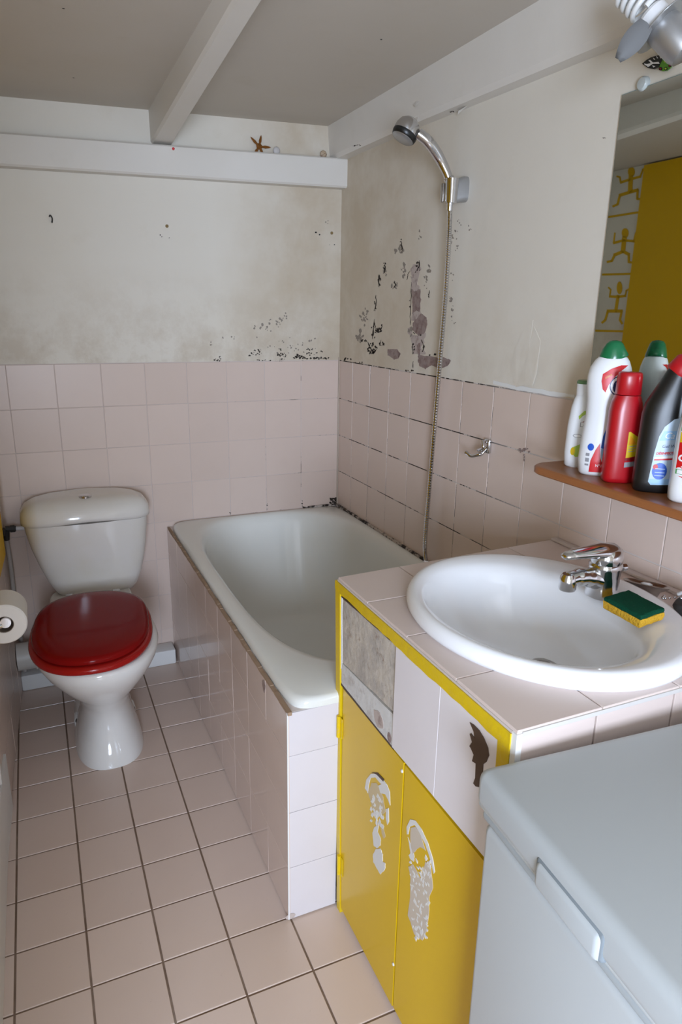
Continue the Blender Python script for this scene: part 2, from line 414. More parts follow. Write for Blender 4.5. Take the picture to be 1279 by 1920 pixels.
# figures stencilled in yellow on the left wall, seen in the mirror
def lw_hit(px_, py_):
    """photo pixel inside the mirror -> point on the left wall"""
    d = _fw + (px_-639.5)/F_PX*_r - (py_-960)/F_PX*_u
    C2 = Vector((-CAM.x, CAM.y, CAM.z)); d2 = Vector((-d.x, d.y, d.z))
    t = (-1.29-C2.x)/d2.x
    for _ in range(6):
        p = C2 + d2*t; t += (LX(min(p.y, -.001))-p.x)/d2.x
    return C2 + d2*t + Vector((.0008, 0, 0))
def z8(x_, y_): return (1100+x_/3.0, y_/3.0)
def stroke(b, pts, wpx):
    for (ax, ay), (bx, by) in zip(pts, pts[1:]):
        dx, dy = bx-ax, by-ay; l = math.hypot(dx, dy) or 1; nx, ny = -dy/l*wpx/2, dx/l*wpx/2; ex, ey = dx/l*wpx*.3, dy/l*wpx*.3
        q = [(ax-ex+nx, ay-ey+ny), (bx+ex+nx, by+ey+ny), (bx+ex-nx, by+ey-ny), (ax-ex-nx, ay-ey-ny)]
        b.poly([lw_hit(*z8(*p)) for p in q], (1, 0, 0), .0006)
def blob(b, cx, cy, rx, ry):
    b.poly([lw_hit(*z8(cx+rx*math.cos(2*math.pi*k/16), cy+ry*math.sin(2*math.pi*k/16))) for k in range(16)], (1, 0, 0), .0006)
figs = [
 ((265, 968, 20, 28), [([(262, 995), (258, 1080)], 26), ([(205, 1028), (258, 1010), (315, 995)], 14), ([(205, 1028), (200, 998), (184, 994)], 10), ([(315, 995), (330, 955), (347, 945)], 10), ([(200, 1100), (258, 1082), (300, 1070)], 18), ([(200, 1100), (187, 1150), (162, 1162)], 13), ([(300, 1070), (298, 1120), (325, 1122)], 13)], [(135, 1222), (340, 1190)]),
 ((230, 1312, 20, 28), [([(226, 1335), (218, 1410)], 26), ([(165, 1368), (222, 1352), (278, 1358)], 14), ([(165, 1368), (172, 1312)], 9), ([(278, 1358), (290, 1310)], 9), ([(170, 1435), (218, 1415), (250, 1432)], 18), ([(170, 1435), (155, 1468), (130, 1474)], 13), ([(250, 1432), (250, 1475), (270, 1478)], 13)], [(103, 1545), (300, 1540)]),
 ((198, 1620, 16, 36), [([(190, 1665), (178, 1740)], 18), ([(143, 1668), (190, 1670), (230, 1665)], 14), ([(143, 1668), (148, 1630), (136, 1618)], 9), ([(230, 1665), (236, 1635), (258, 1622)], 9), ([(132, 1750), (178, 1750), (210, 1750)], 18), ([(132, 1750), (118, 1800), (100, 1815)], 13), ([(210, 1750), (200, 1800), (212, 1820)], 13)], [(65, 1860), (262, 1865)])]
for hd, st, ln in figs:
    b = MB(); blob(b, *hd)
    for p, w_ in st: stroke(b, p, w_)
    b.out('stencilled_figure', mustard, wl)
    b = MB(); stroke(b, ln, 12); b.out('stencilled_line', mustard, wl)

# ------------------------------------------------------------------ damage on the walls
def wall_poly(b, pts, ax, v, nrm, t, off=0.0):
    b.poly([hit(px_, py_, ax, v) + Vector(nrm)*off for px_, py_ in pts], nrm, t)
def rough_outline(pts, amp, n=5):
    """subdivide a pixel outline and jitter it so that the edge looks torn"""
    out = []
    for (ax_, ay_), (bx_, by_) in zip(pts, pts[1:]+pts[:1]):
        for k in range(n):
            t = k/n; out.append((ax_+(bx_-ax_)*t+rnd.uniform(-amp, amp), ay_+(by_-ay_)*t+rnd.uniform(-amp, amp)))
    return out
def zr(x_, y_): return (640+x_*.18765, 420+y_*.18765)
NR = (-1, 0, 0); NB = (0, -1, 0)
def patch(name, pts, m, t=.0006, amp=.9):
    b = MB(); wall_poly(b, rough_outline([zr(*p) for p in pts], amp, 4), 0, -.0006, NR, t); return b.out(name, m, wr)
patch('peeled_patch', [(690, 470), (720, 400), (790, 410), (795, 450), (770, 540), (745, 640), (705, 600), (715, 540)], plaster_pale, .0004)
patch('peeled_patch', [(702, 580), (760, 650), (795, 650), (795, 760), (785, 880), (755, 860), (715, 900), (705, 700)], plaster, .0007)
patch('peeled_patch', [(740, 960), (800, 890), (850, 930), (865, 1000), (840, 1090), (770, 1110), (715, 1060), (715, 1000)], plaster, .0009)
patch('peeled_patch', [(690, 1110), (760, 1112), (845, 1090), (830, 1180), (800, 1230), (850, 1300), (720, 1300), (710, 1200)], plaster_pale, .0005, 1.5)
patch('peeled_patch', [(770, 1310), (900, 1320), (970, 1340), (1010, 1330), (1080, 1350), (1100, 1370), (1060, 1420), (990, 1445), (900, 1410), (840, 1450), (785, 1420), (770, 1370)], plaster, .0007)
patch('peeled_patch', [(465, 1250), (560, 1250), (595, 1300), (575, 1340), (530, 1355), (490, 1320), (462, 1315)], plaster, .0008, .6)

patch('peeled_patch', [(700, 520), (745, 560), (790, 640), (740, 680), (705, 640)], plaster_pale, .0011, 1.2)
patch('peeled_patch', [(715, 860), (785, 850), (800, 900), (745, 970), (700, 960), (705, 900)], plaster_pale, .0003, 1.2)
patch('peeled_patch', [(665, 1040), (700, 1030), (715, 1080), (690, 1110), (660, 1090)], plaster_pale, .0004, 1.0)
patch('peeled_patch', [(760, 1210), (790, 1180), (790, 1330), (770, 1340)], plaster, .0010, .8)
def crack(b, pts, w_, ax=0, v=-.0006, nrm=NR):
    P_ = []
    for (x0, y0), (x1, y1) in zip(pts, pts[1:]):
        for k_ in range(4): t = k_/4; P_.append((x0+(x1-x0)*t+rnd.uniform(-.7, .7), y0+(y1-y0)*t+rnd.uniform(-.7, .7)))
    P_.append(pts[-1]); L_, R_ = [], []
    for i_, p in enumerate(P_):
        h_ = w_*rnd.uniform(.25, 1)*(.3 if i_ in (0, len(P_)-1) else 1); L_.append((p[0]-h_, p[1])); R_.append((p[0]+h_, p[1]))
    wall_poly(b, L_+R_[::-1], ax, v, nrm, .0009)
b = MB()
for pts, w_ in (([(778, 365), (785, 420), (765, 445), (738, 490)], 1.1), ([(385, 510), (372, 570), (378, 630)], 1.3), ([(435, 400), (440, 450), (430, 490)], 1.2), ([(345, 710), (350, 800), (328, 870)], .9), ([(330, 950), (325, 1040), (312, 1150)], 1.2), ([(410, 1000), (400, 1050), (375, 1090), (350, 1060)], 1.2), ([(265, 1180), (290, 1240), (320, 1300), (352, 1250)], 1.6), ([(395, 1160), (385, 1215), (430, 1215)], 1.0), ([(600, 170), (612, 240), (605, 290)], 1.0), ([(885, 660), (875, 740)], .7), ([(700, 590), (700, 760), (690, 900), (690, 1010)], .5), ([(715, 1190), (710, 1250), (720, 1300)], .8), ([(690, 470), (670, 500), (655, 560)], .7), ([(530, 570), (545, 610), (515, 650)], 1.1), ([(800, 1150), (825, 1220), (810, 1270)], .7), ([(718, 1370), (718, 1440)], .6), ([(590, 1290), (575, 1330)], .8)):
    crack(b, [zr(*p) for p in pts], w_)
b.out('paint_cracks', mould, wr)
def specks(b, cx, cy, rx, ry, n, s, ax, v, nrm, el=1.6, t=.0005):
    for _ in range(n):
        a = rnd.uniform(0, 2*math.pi); q = math.sqrt(rnd.random())
        x0, y0 = cx+rx*q*math.cos(a), cy+ry*q*math.sin(a); r_ = s*rnd.uniform(.4, 1.2); an = rnd.uniform(-.7, .7)
        pts = []
        for k in range(7):
            th = 2*math.pi*k/7; rr = r_*rnd.uniform(.55, 1.2); u_, v_ = rr*math.cos(th), rr*el*math.sin(th)
            pts.append((x0+u_*math.cos(an)-v_*math.sin(an), y0+u_*math.sin(an)+v_*math.cos(an)))
        wall_poly(b, pts, ax, v, nrm, t+rnd.uniform(0, .0004))
b = MB()
for cx, cy, rx, ry, n, s in ((310, 1240, 50, 60, 26, 9), (325, 1060, 22, 90, 14, 8), (375, 1060, 40, 40, 12, 9), (405, 1200, 25, 25, 5, 9), (432, 425, 12, 45, 7, 8), (385, 560, 18, 60, 10, 10), (338, 820, 12, 70, 6, 7), (600, 210, 14, 60, 5, 7), (775, 420, 25, 55, 10, 8), (770, 1085, 50, 25, 14, 9), (720, 1240, 16, 60, 7, 8), (820, 1260, 30, 50, 8, 7), (920, 1305, 40, 8, 5, 8), (880, 700, 8, 40, 3, 6), (60, 1350, 40, 12, 6, 9), (180, 1385, 60, 6, 5, 6), (670, 1465, 50, 6, 6, 7), (230, 1180, 40, 25, 7, 8), (680, 800, 10, 50, 4, 6)):
    p = zr(cx, cy); specks(b, p[0], p[1], rx*.188, ry*.188, n, s*.17, 0, -.0006, NR, 1.7)
o = b.out('mould_specks', mould, wr); o['kind'] = 'stuff'
b = MB()
for cx, cy, rx, ry, n, s in ((235, 900, 45, 110, 16, 12), (190, 1120, 40, 60, 10, 16), (530, 610, 30, 55, 7, 14), (600, 230, 25, 70, 7, 14), (630, 470, 30, 70, 8, 14), (550, 280, 15, 20, 3, 12), (880, 440, 20, 60, 6, 10), (690, 1060, 20, 60, 7, 14), (1110, 150, 20, 60, 6, 8), (1100, 820, 20, 80, 8, 8), (770, 100, 30, 60, 4, 8), (440, 480, 18, 40, 6, 10), (850, 560, 20, 120, 6, 9)):
    p = zr(cx, cy); specks(b, p[0], p[1], rx*.188, ry*.188, n, s*.17, 0, -.0006, NR, 1.9, .0003)
for cx, cy in ((862, 415), (880, 425), (855, 440), (858, 470), (848, 520), (845, 560), (850, 600)):
    specks(b, cx, cy, 5, 10, 4, 1.4, 0, -.0006, NR, 1.5, .0003)
o = b.out('grey_mould_bloom', mould_soft, wr); o['kind'] = 'stuff'
b = MB()
for cx, cy, rx, ry, n, s, fx in ((335, 130, 26, 9, 9, 8, 1), (345, 110, 20, 8, 4, 5, 1), (610, 78, 36, 25, 20, 7, 1), (555, 88, 16, 14, 5, 8, 1), (785, 105, 36, 24, 26, 7, 1), (772, 58, 8, 6, 3, 7, 1), (900, 105, 50, 18, 22, 9, 1), (985, 78, 50, 30, 14, 7, 1), (1040, 119, 110, 5, 26, 8, 1), (650, 133, 60, 4, 12, 6, 1), (1065, 70, 8, 7, 2, 7, 1), (1150, 1130, 30, 25, 22, 12, 1), (1060, 1165, 70, 6, 14, 7, 1), (945, 1170, 24, 5, 8, 7, 1), (928, 1140, 4, 30, 6, 6, 1), (680, 1160, 4, 25, 5, 5, 1), (421, 1212, 4, 12, 4, 5, 1)):
    specks(b, 320+cx*.2658, 640+cy*.2658, rx*.2658, ry*.2658, n, s*.24, 1, -.0006, NB, .8)
o = b.out('mould_specks', mould, wb); o['kind'] = 'stuff'
b = MB()
for cx, cy, rx, ry, n, s in ((515, 610, 24, 16, 18, 2.2), (485, 620, 10, 14, 6, 2), (531, 592, 8, 10, 6, 2), (430, 634, 16, 3, 5, 1.4), (395, 645, 3, 5, 3, 1.6), (560, 640, 40, 10, 12, 1.6), (540, 655, 60, 8, 16, 1.6), (612, 418, 6, 5, 4, 1.5)):
    specks(b, cx, cy, rx, ry, n, s, 1, -.0006, NB, 1.3, .0003)
o = b.out('grey_mould_bloom', mould_soft, wb); o['kind'] = 'stuff'
# specks, plugs and marks on the back wall
for (cx, cy), rr in (((313, 424), .0055), ((622, 437), .0055)):
    p = hit(cx, cy, 1, -.0006); MB().lathe([(rr, 0), (rr, .002), (rr*.6, .003)], p, NB, 14).out('wall_plug', Mt('tan_wall_plug', (.25, .17, .07), .8).m if rr else None, wb, 40)
b = MB()
for px_, py_, s in ((593, 436, 1.8), (599, 440, 1.8), (618, 459, 1.2), (627, 459, 1.2), (300, 441, 1.4), (303, 444, 1.4), (317, 446, 1)): specks(b, px_, py_, .5, .5, 1, s, 1, -.0006, NB, 1)
b.out('screw_hole', dust, wb)
b = MB()
for px_, py_ in ((119, 16), (138, 146), (715, 74)):
    p = hit(px_, py_, 2, 1.965 if px_ < 300 else 1.99); zc = CZ(p.x); p = hit(px_, py_, 2, zc-.0005)
    b.poly([p+Vector((.003*math.cos(a), .002*math.sin(a), 0)) for a in (0, 1, 2, 3, 4, 5)], (0, 0, -1), .0004)
b.out('dirt_speck', dust, ce)
# marks on the right wall
b = MB(); specks(b, 1133, 259, 2, 1.5, 3, 2, 0, -.0006, NR, .6); b.out('scuff_mark', mould_soft, wr)
b = MB()
for cx, cy, rx, ry, n, s in ((977, 845, 3, 4, 5, 2.2), (986, 842, 4, 3, 4, 2), (983, 858, 1, 9, 6, 1.6), (990, 847, 3, 2, 2, 1.6)): specks(b, cx, cy, rx, ry, n, s, 0, -.0004, NR, 1.3)
b.out('drill_chips', plaster, wr)
# loose, blistered paint above the tiles
def flap(name, pts, lift, ax=0, v=-.0006, nrm=NR, m=paint_wall, parent=wr):
    b = MB(); P = [hit(a, c, ax, v)+Vector(nrm)*l for (a, c), l in zip(pts, lift)]
    b.poly(P, nrm, .0005); return b.out(name, m, parent)
flap('paint_blister', [(957, 690), (968, 650), (985, 610), (1000, 600), (992, 660), (985, 722), (968, 726)], (.000, .0005, .0, .0, .001, .003, .001))
flap('paint_blister', [(985, 722), (990, 660), (1002, 612), (1014, 640), (1008, 700), (1001, 724)], (.003, .001, .0, .0, .002, .004))
o3 = [o for o in COL.objects if o.name == 'trim_3'][0]
flap('peeling_paint', [(858, 205), (878, 194), (892, 186), (884, 197), (873, 210), (866, 217)], (.0, .0, .0, .008, .022, .014), 0, -.004, (-1, 0, 0), paint_beam, o3)
flap('peeling_paint', [(782, 188), (790, 192), (786, 200), (779, 197)], (.0, .002, .012, .008), 0, -.051, (-1, 0, 0), paint_beam, o3)
flap('peeling_paint', [(778, 217), (786, 214), (788, 234), (781, 236)], (.0, .0, .012, .010), 0, -.045, (-1, 0, 0), paint_beam, o3)
b = MB()
for cx, cy, n in ((848, 210, 6), (885, 186, 4), (665, 273, 6), (675, 272, 3)): specks(b, cx, cy, 5, 1.2, n, 1.4, 0, -.02 if cx > 700 else -.051, NR, .6)
b.out('paint_chips', mould, o3)
b = MB(); wall_poly(b, rough_outline([(925, 714), (960, 722), (1000, 727), (1040, 735), (1078, 740), (1078, 746), (1035, 742), (995, 736), (960, 729), (925, 721)], 1.2, 4), 0, -.0006, NR, .0012); b.out('white_filler', white_gloss, wr)
# dirty sealant lines round the tub
ms = Mt('mouldy_sealant', (.55, .48, .42), .8); ms.mix(ms.ramp(ms.noise(22, 5, .8), .44, .5, 1), (.03, .022, .018)); ms = ms.m
MB().box((-.0045, -.0045, .565), (0, 0, 1.18)).out('corner_sealant', Mt('corner_filler', (.50, .42, .34), .8).m, wb)

# ------------------------------------------------------------------ bathtub
tub = thing('bathtub', 'white enamel bathtub with tiled side panel', 'bathtub', (-.35, -.69, 0))
N = 96
ox, oy, oa, ob = -.356, -.6945, .3515, .6905
rings = [se(ox, oy, oa-.004, ob-.004, 22, .530, N), se(ox, oy, oa-.001, ob-.001, 22, .540, N), se(ox, oy, oa, ob, 20, .556, N), se(ox, oy, oa-.003, ob-.003, 18, .564, N), se(ox, oy, oa-.009, ob-.009, 16, .5675, N)]
icx, icy, ia, ib = -.348, -.655, .318, .622
rings += [se(icx, icy, ia+.012, ib+.012, 3.8, .5675, N), se(icx, icy, ia+.004, ib+.004, 3.5, .565, N), se(icx, icy, ia-.006, ib-.006, 3.4, .556, N), se(icx, icy, ia-.014, ib-.016, 3.3, .53, N),
          se(icx, icy-.005, ia-.024, ib-.045, 3.2, .44, N), se(icx, icy-.012, ia-.038, ib-.085, 3.1, .33, N), se(icx, icy-.018, ia-.058, ib-.13, 3.0, .245, N),
          se(icx, icy-.02, ia-.085, ib-.17, 2.9, .205, N), se(icx, icy-.02, ia-.13, ib-.23, 2.7, .188, N), se(icx, icy-.02, ia-.2, ib-.36, 2.5, .182, N), se(icx, icy-.02, .05, .1, 2.2, .180, N)]
MB().loft(rings, False, True).out('tub_shell', enamel, tub, 50)
MB().lathe([(.026, 0), (.026, .003), (.018, .004)], (-.348, -1.13, .195), (0, 0, 1), 24).out('drain', chrome_dark, tub, 40)
MB().lathe([(.028, 0), (.028, .004), (.02, .007), (.001, .008)], (-.348, -1.205, .43), (0, 1, .22), 24).out('overflow', chrome, tub, 40)

MB().box((-.010, -.80, .562), (-.0008, -.002, .572)).out('sealant', ms, tub)
MB().box((-.135, -.009, .562), (-.012, -.0008, .572)).out('sealant', ms, tub)
bp = thing('bath_panel', 'pink tiled panel boxing in the bathtub', 'bath panel', (-.71, -.69, 0))
slab('panel_core', [(-.7145, -.002), (-.7145, -1.3815), (-.600, -1.3815), (-.600, -1.36), (-.69, -1.36), (-.69, -.002)], .002, .545, Mt('pale_panel_grout', (.72, .64, .60), .7).m, bp)
py = [-1.385+i*T for i in range(1, 10)]
pz = [.148, .296, .440]
for (y0, y1) in cuts(-1.386, -.002, py):
    for (z0, z1) in cuts(.003, .548, pz):
        put_tile(bp, (-.718, y1-.0005, z0+.0005), (0, -1, 0), (0, 0, 1), y1-y0-.001, z1-z0-.001, panel_tile, .0034, .0006, .0003)
for (z0, z1) in cuts(.003, .545, pz):
    put_tile(bp, (-.7165, -1.385, z0+.0004), (1, 0, 0), (0, 0, 1), .1155, z1-z0-.0008, end_tile, .0034, .0005, .0003)
MB().box((-.7195, -1.3865, .004), (-.7165, -1.3835, .548)).out('corner_trim', plastic_white, bp)
b = MB(); p = hit(495, 1287, 0, -.7184); b.poly([p+Vector((0, .011*math.cos(a)*(1+.3*math.sin(3*a)), .016*math.sin(a))) for a in [k*.5236 for k in range(12)]], NR, .0006); b.out('chipped_spot', plaster, bp)
b = MB(); b.poly([Vector((-.714+.012*math.cos(a), -1.3855, .012+.008*math.sin(a))) for a in [k*.7 for k in range(9)]], NB, .0008); b.out('chipped_corner', plaster_pale, bp)
gs = MB()
for k_ in range(46):
    yy = -.02-k_*.0298; gs.box((-.7188, yy-.030, .5445+rnd.uniform(-.002, .001)), (-.710, yy, .5495+rnd.uniform(-.001, .002)))
gs.out('joint_filler', Mt('brown_joint_filler', (.34, .23, .15), .9).m, bp)

# ------------------------------------------------------------------ toilet
wc = thing('toilet', 'white ceramic toilet with red seat against back wall', 'toilet', (-1.03, -.45, 0))
# pedestal and bowl
prof = [ # z, cx, cy, a, b, n
 (0, -1.022, -.475, .104, .186, 2.6), (.012, -1.022, -.475, .103, .185, 2.6), (.05, -1.022, -.470, .094, .172, 2.5), (.10, -1.022, -.462, .080, .158, 2.4), (.14, -1.023, -.458, .074, .155, 2.3),
 (.18, -1.026, -.462, .078, .168, 2.2), (.23, -1.030, -.478, .100, .196, 2.1), (.28, -1.034, -.500, .134, .232, 2.1), (.33, -1.036, -.520, .162, .258, 2.1), (.365, -1.037, -.530, .176, .270, 2.15), (.392, -1.037, -.533, .180, .274, 2.2), (.402, -1.037, -.533, .176, .270, 2.2), (.405, -1.037, -.533, .165, .258, 2.2),
 (.400, -1.037, -.545, .13, .20, 2.1), (.34, -1.037, -.545, .12, .18, 2.0), (.24, -1.037, -.53, .07, .10, 2.0)]
MB().loft([se(cx, cy, a, b_, n, z_, 64) for z_, cx, cy, a, b_, n in prof]).out('bowl', ceramic, wc, 60)
# rear foot with its flanges, and the deck that carries the cistern
MB().loft([se(-1.022, -.33, a, b_, 3, z_, 40) for z_, a, b_ in ((0, .098, .14), (.02, .097, .139), (.07, .085, .13), (.14, .06, .12), (.26, .075, .12))]).out('rear_foot', ceramic, wc, 50)
MB().loft([se(-1.022, -.215, a, .12, 5, z_, 40) for z_, a in ((.30, .10), (.34, .125), (.36, .135), (.378, .135), (.383, .130))]).out('cistern_deck', ceramic, wc, 50)
for xx, yy in ((-1.104, -.392), (-.942, -.385)):
    MB().box((xx-.018, yy-.026, 0), (xx+.018, yy+.03, .050), .012, 3).out('foot_flange', ceramic, wc, 50)
    MB().lathe([(.011, 0), (.011, .006), (.007, .012), (.001, .013)], (xx+(.021 if xx > -1 else -.021)*.2, yy-.024, .040), (0, -1, .5), 12).out('floor_bolt', rubber, wc, 40)
# cistern
def cist(z_, wl_, wr_, d, bul):
    """plan ring: flat back at y=-.012, bulging front"""
    xc = (wl_+wr_)/2; a = (wr_-wl_)/2; out = []
    for k_ in range(64):
        t = 2*math.pi*k_/64; c, s_ = math.cos(t), math.sin(t)
        xx = xc + a*math.copysign(abs(c)**(2/4.2), c)
        yy = math.copysign(abs(s_)**(2/4.2), s_)
        if yy < 0: q = (xx-xc)/a; yv = -.105 + yy*(d-.105 + bul*(1-q*q))
        else: yv = -.105 + yy*.093
        out.append(Vector((xx, yv, z_)))
    return out
crow = [(.372, -1.105, -.885, .150, .012), (.376, -1.122, -.868, .158, .016), (.395, -1.136, -.855, .165, .018), (.44, -1.158, -.838, .172, .02), (.50, -1.180, -.824, .178, .022), (.56, -1.198, -.815, .182, .024), (.62, -1.210, -.809, .184, .025), (.652, -1.214, -.807, .185, .025)]
MB().loft([cist(*c) for c in crow]).out('cistern', cistern_mat, wc, 55)
def lidz(ring, amp):
    out = []
    for p in ring:
        q = (p.x+1.0105)/.21; out.append(Vector((p.x, p.y, p.z + amp*math.cos(q*math.pi)*(1 if p.y < -.12 else .0))))
    return out
lrow = [(.653, -1.217, -.804, .188, .026, .006), (.657, -1.222, -.799, .193, .027, .006), (.668, -1.223, -.798, .194, .027, .004), (.690, -1.220, -.801, .190, .026, .002), (.708, -1.206, -.814, .178, .022, 0), (.720, -1.180, -.842, .160, .016, 0), (.726, -1.14, -.88, .145, .01, 0), (.729, -1.06, -.96, .125, .0, 0)]
MB().loft([lidz(cist(*c[:5]), c[5]) for c in lrow]).out('cistern_lid', cistern_mat, wc, 55)
pb = hit(157, 935, 2, .729)
pb = Vector((-1.010, -.135, .727))
fb = MB().lathe([(.021, 0), (.021, .005), (.018, .008), (.001, .009)], pb, (0, 0, 1), 28).out('flush_button', chrome, wc, 40)
# seat and lid, set a little askew
HG = Vector((-1.022, -.305, 0)); rs = Matrix.Rotation(R(-5.6), 3, 'Z')
def sring(a, l0, l1, z_, n=2.35):
    """egg outline from hinge line (l0) to front (l1)"""
    out = []; cy = -(l0+l1)/2; b_ = (l1-l0)/2
    for k_ in range(72):
        t = 2*math.pi*k_/72; c, s_ = math.cos(t), math.sin(t)
        xx = a*math.copysign(abs(c)**(2/n), c); yy = cy + b_*math.copysign(abs(s_)**(2/(n+(.9 if s_ > 0 else -.1))), s_)
        if s_ > 0: xx *= 1-.10*s_**3
        p = rs @ Vector((xx, yy, 0)) + HG; out.append(Vector((p.x, p.y, z_)))
    return out
SZ = .408
MB().loft([sring(.168, .0, .503, SZ), sring(.174, -.004, .508, SZ+.004), sring(.175, -.005, .510, SZ+.012), sring(.171, -.002, .506, SZ+.019), sring(.160, .01, .495, SZ+.021)]).out('seat', red_rim, wc, 50)
LZ = SZ+.022
MB().loft([sring(.158, .006, .486, LZ), sring(.165, .001, .493, LZ+.003), sring(.166, .0, .494, LZ+.010), sring(.161, .005, .489, LZ+.017), sring(.148, .018, .476, LZ+.021), sring(.10, .07, .42, LZ+.0235), sring(.03, .2, .29, LZ+.0245)]).out('seat_cover', red_seat, wc, 50)
for xx in (-.075, .075):
    p = rs @ Vector((xx, .012, 0)) + HG
    MB().box((p.x-.012, p.y-.01, .405), (p.x+.012, p.y+.014, .436), .004).out('hinge', chrome_dark, wc, 40)

# waste pipe, water pipe and valve
wp = thing('waste_pipe', 'fat white waste pipe running behind the toilet', 'pipe', (-1.15, -.1, .16))
MB().tube([(-1.284, -.112, .158), (-1.13, -.112, .158), (-1.05, -.13, .17), (-1.02, -.20, .18)], .049, 28).out('pipe', pvc, wp, 60)
MB().tube([(-1.225, -.112, .158), (-1.19, -.112, .158)], .054, 28).out('collar', pvc, wp, 40)
sp = thing('water_pipe', 'thin grey supply pipe with black stop valve beside cistern', 'pipe', (-1.265, -.06, .1))
MB().tube(spl([hit(12, 1012, 1, -.05), hit(20, 1060, 1, -.05), hit(27, 1120, 1, -.045), hit(36, 1178, 1, -.045), (-1.266, -.045, .12), (-1.268, -.045, .064)], 6), .0075, 12).out('pipe', pipe_grey, sp, 60)
MB().tube([hit(10, 993, 1, -.06), hit(13, 1012, 1, -.052)], [.014, .009], 14).out('valve_body', rubber, sp, 40)
MB().tube([hit(10, 992, 1, -.06), hit(30, 991, 1, -.06)], [.010, .010], 14).tube([hit(19, 992, 1, -.06), hit(28, 991, 1, -.06)], .013, 8).out('valve_nut', rubber, sp, 40)
MB().tube([hit(29, 991, 1, -.06), hit(47, 990, 1, -.07)], .007, 12).out('inlet', plastic_white, sp, 40)
MB().box((-1.282, -.075, .598), (-1.272, -.045, .622), .003).out('valve_handle', rubber, sp, 40)

# toilet roll on its holder
tr = thing('toilet_roll', 'white toilet paper roll on left wall beside the toilet', 'toilet roll', (-1.25, -.88, .644))
pc = Vector((-1.252, -.935, .645)); rr_, ri = .049, .0205
prof = [(ri, 0), (rr_-.003, 0), (rr_, .003), (rr_, .098), (rr_-.003, .1), (ri, .1), (ri, 0)]
MB().lathe(prof, pc, (0, 1, 0), 48, False).out('paper', paper, tr, 40)
MB().lathe([(ri, .001), (ri, .099), (ri-.0015, .099), (ri-.0015, .001), (ri, .001)], pc, (0, 1, 0), 32, False).out('core', card, tr, 40)
th = thing('roll_holder', 'chrome holder through the toilet roll', 'roll holder', (-1.27, -.94, .65))
MB().lathe([(.012, -.006), (.013, -.003), (.013, .0), (.0085, .006), (.0085, .12)], pc+Vector((.003, 0, .006)), (0, 1, 0), 24).out('spindle', chrome, th, 40)
MB().tube(spl([pc+Vector((-.006, -.004, .0)), pc+Vector((-.03, -.012, .002)), (-1.312, -.945, .655), (-1.326, -.94, .662)], 5), .006, 12).out('arm', chrome, th, 50)
MB().lathe([(.022, 0), (.022, .004), (.014, .008)], (-1.3262, -.94, .663), (1, 0, 0), 24).out('wall_rose', chrome, th, 40)

# ------------------------------------------------------------------ vanity cabinet
XF = -.597
vc = thing('vanity_cabinet', 'yellow painted washstand cabinet with tiled front strip', 'cabinet', (-.3, -1.67, 0))
def prism(name, pts, x0, x1, m, parent, sm=None):
    """polygon in (y, z) extruded from x0 to x1"""
    b = MB(); b.loft([[Vector((x0, p[0], p[1])) for p in pts], [Vector((x1, p[0], p[1])) for p in pts]]); return b.out(name, m, parent, sm)
MB().box((-.580, -1.408, .0), (-.012, -1.394, .775)).out('side_panel', carcass_m, vc)
MB().box((-.580, -1.942, .0), (-.012, -1.926, .795)).out('side_panel', carcass_m, vc)
MB().box((-.580, -1.926, .0), (-.012, -1.408, .012)).out('bottom_panel', carcass_m, vc)
prism('back_stile', [(-1.394, 0), (-1.411, 0), (-1.382, .795), (-1.358, .815)], XF-.004, XF+.018, yellow_frame, vc)
prism('front_stile', [(-1.944, .585), (-1.922, .585), (-1.918, .796), (-1.943, .818)], XF-.004, XF+.018, yellow_frame, vc)
# top rail with a hand painted, uneven lower edge
pts = [(-1.357, .818), (-1.357, .800)]
for k_ in range(1, 24):
    t = k_/24; pts.append((-1.372-.545*t, .7965+rnd.uniform(-.0022, .0022)-.003*t))
pts += [(-1.944, .7945), (-1.944, .8185)]
prism('top_rail', pts, XF-.0045, XF+.018, yellow_frame, vc)
MB().box((XF+.004, -1.93, .578), (XF+.018, -1.40, .80)).out('front_board', carcass_m, vc)
# front strip: old mortar where the tiles have gone, then two tiles
mp = prism('bare_mortar', rough_outline([(-1.386, .788), (-1.622, .792), (-1.622, .66), (-1.388, .645)], .0012, 6), XF-.0005, XF+.006, mortar, vc)
prism('bare_mortar', rough_outline([(-1.388, .643), (-1.622, .655), (-1.624, .588), (-1.392, .593)], .0015, 6), XF-.0012, XF+.006, mortar_w, vc)
for yy, zz, a_, b_ in ((-1.565, .612, .022, .018), (-1.61, .600, .008, .012)):
    prism('mortar_scar', [(yy+a_*math.cos(t)*rnd.uniform(.8, 1.1), zz+b_*math.sin(t)*rnd.uniform(.8, 1.1)) for t in [q*.45 for q in range(14)]], XF-.0018, XF+.004, plaster_pale if a_ > .01 else plaster, vc)
prism('rust_line', rough_outline([(-1.386, .793), (-1.618, .798), (-1.618, .793), (-1.386, .789)], .001, 8), XF-.002, XF+.004, brown_wood, vc)
prism('rust_line', rough_outline([(-1.392, .594), (-1.626, .589), (-1.626, .585), (-1.392, .589)], .001, 8), XF-.002, XF+.004, brown_wood, vc)
prism('filler_edge', rough_outline([(-1.382, .79), (-1.388, .79), (-1.392, .64), (-1.386, .62)], .001, 5), XF-.002, XF+.004, residue, vc)
for (y0, y1) in ((-1.7710, -1.6245), (-1.9195, -1.7718)):
    put_tile(vc, (XF-.004, y1, .5905), (0, -1, 0), (0, 0, 1), y1-y0, .205, white_pink_tile, .006, .001, .0002)
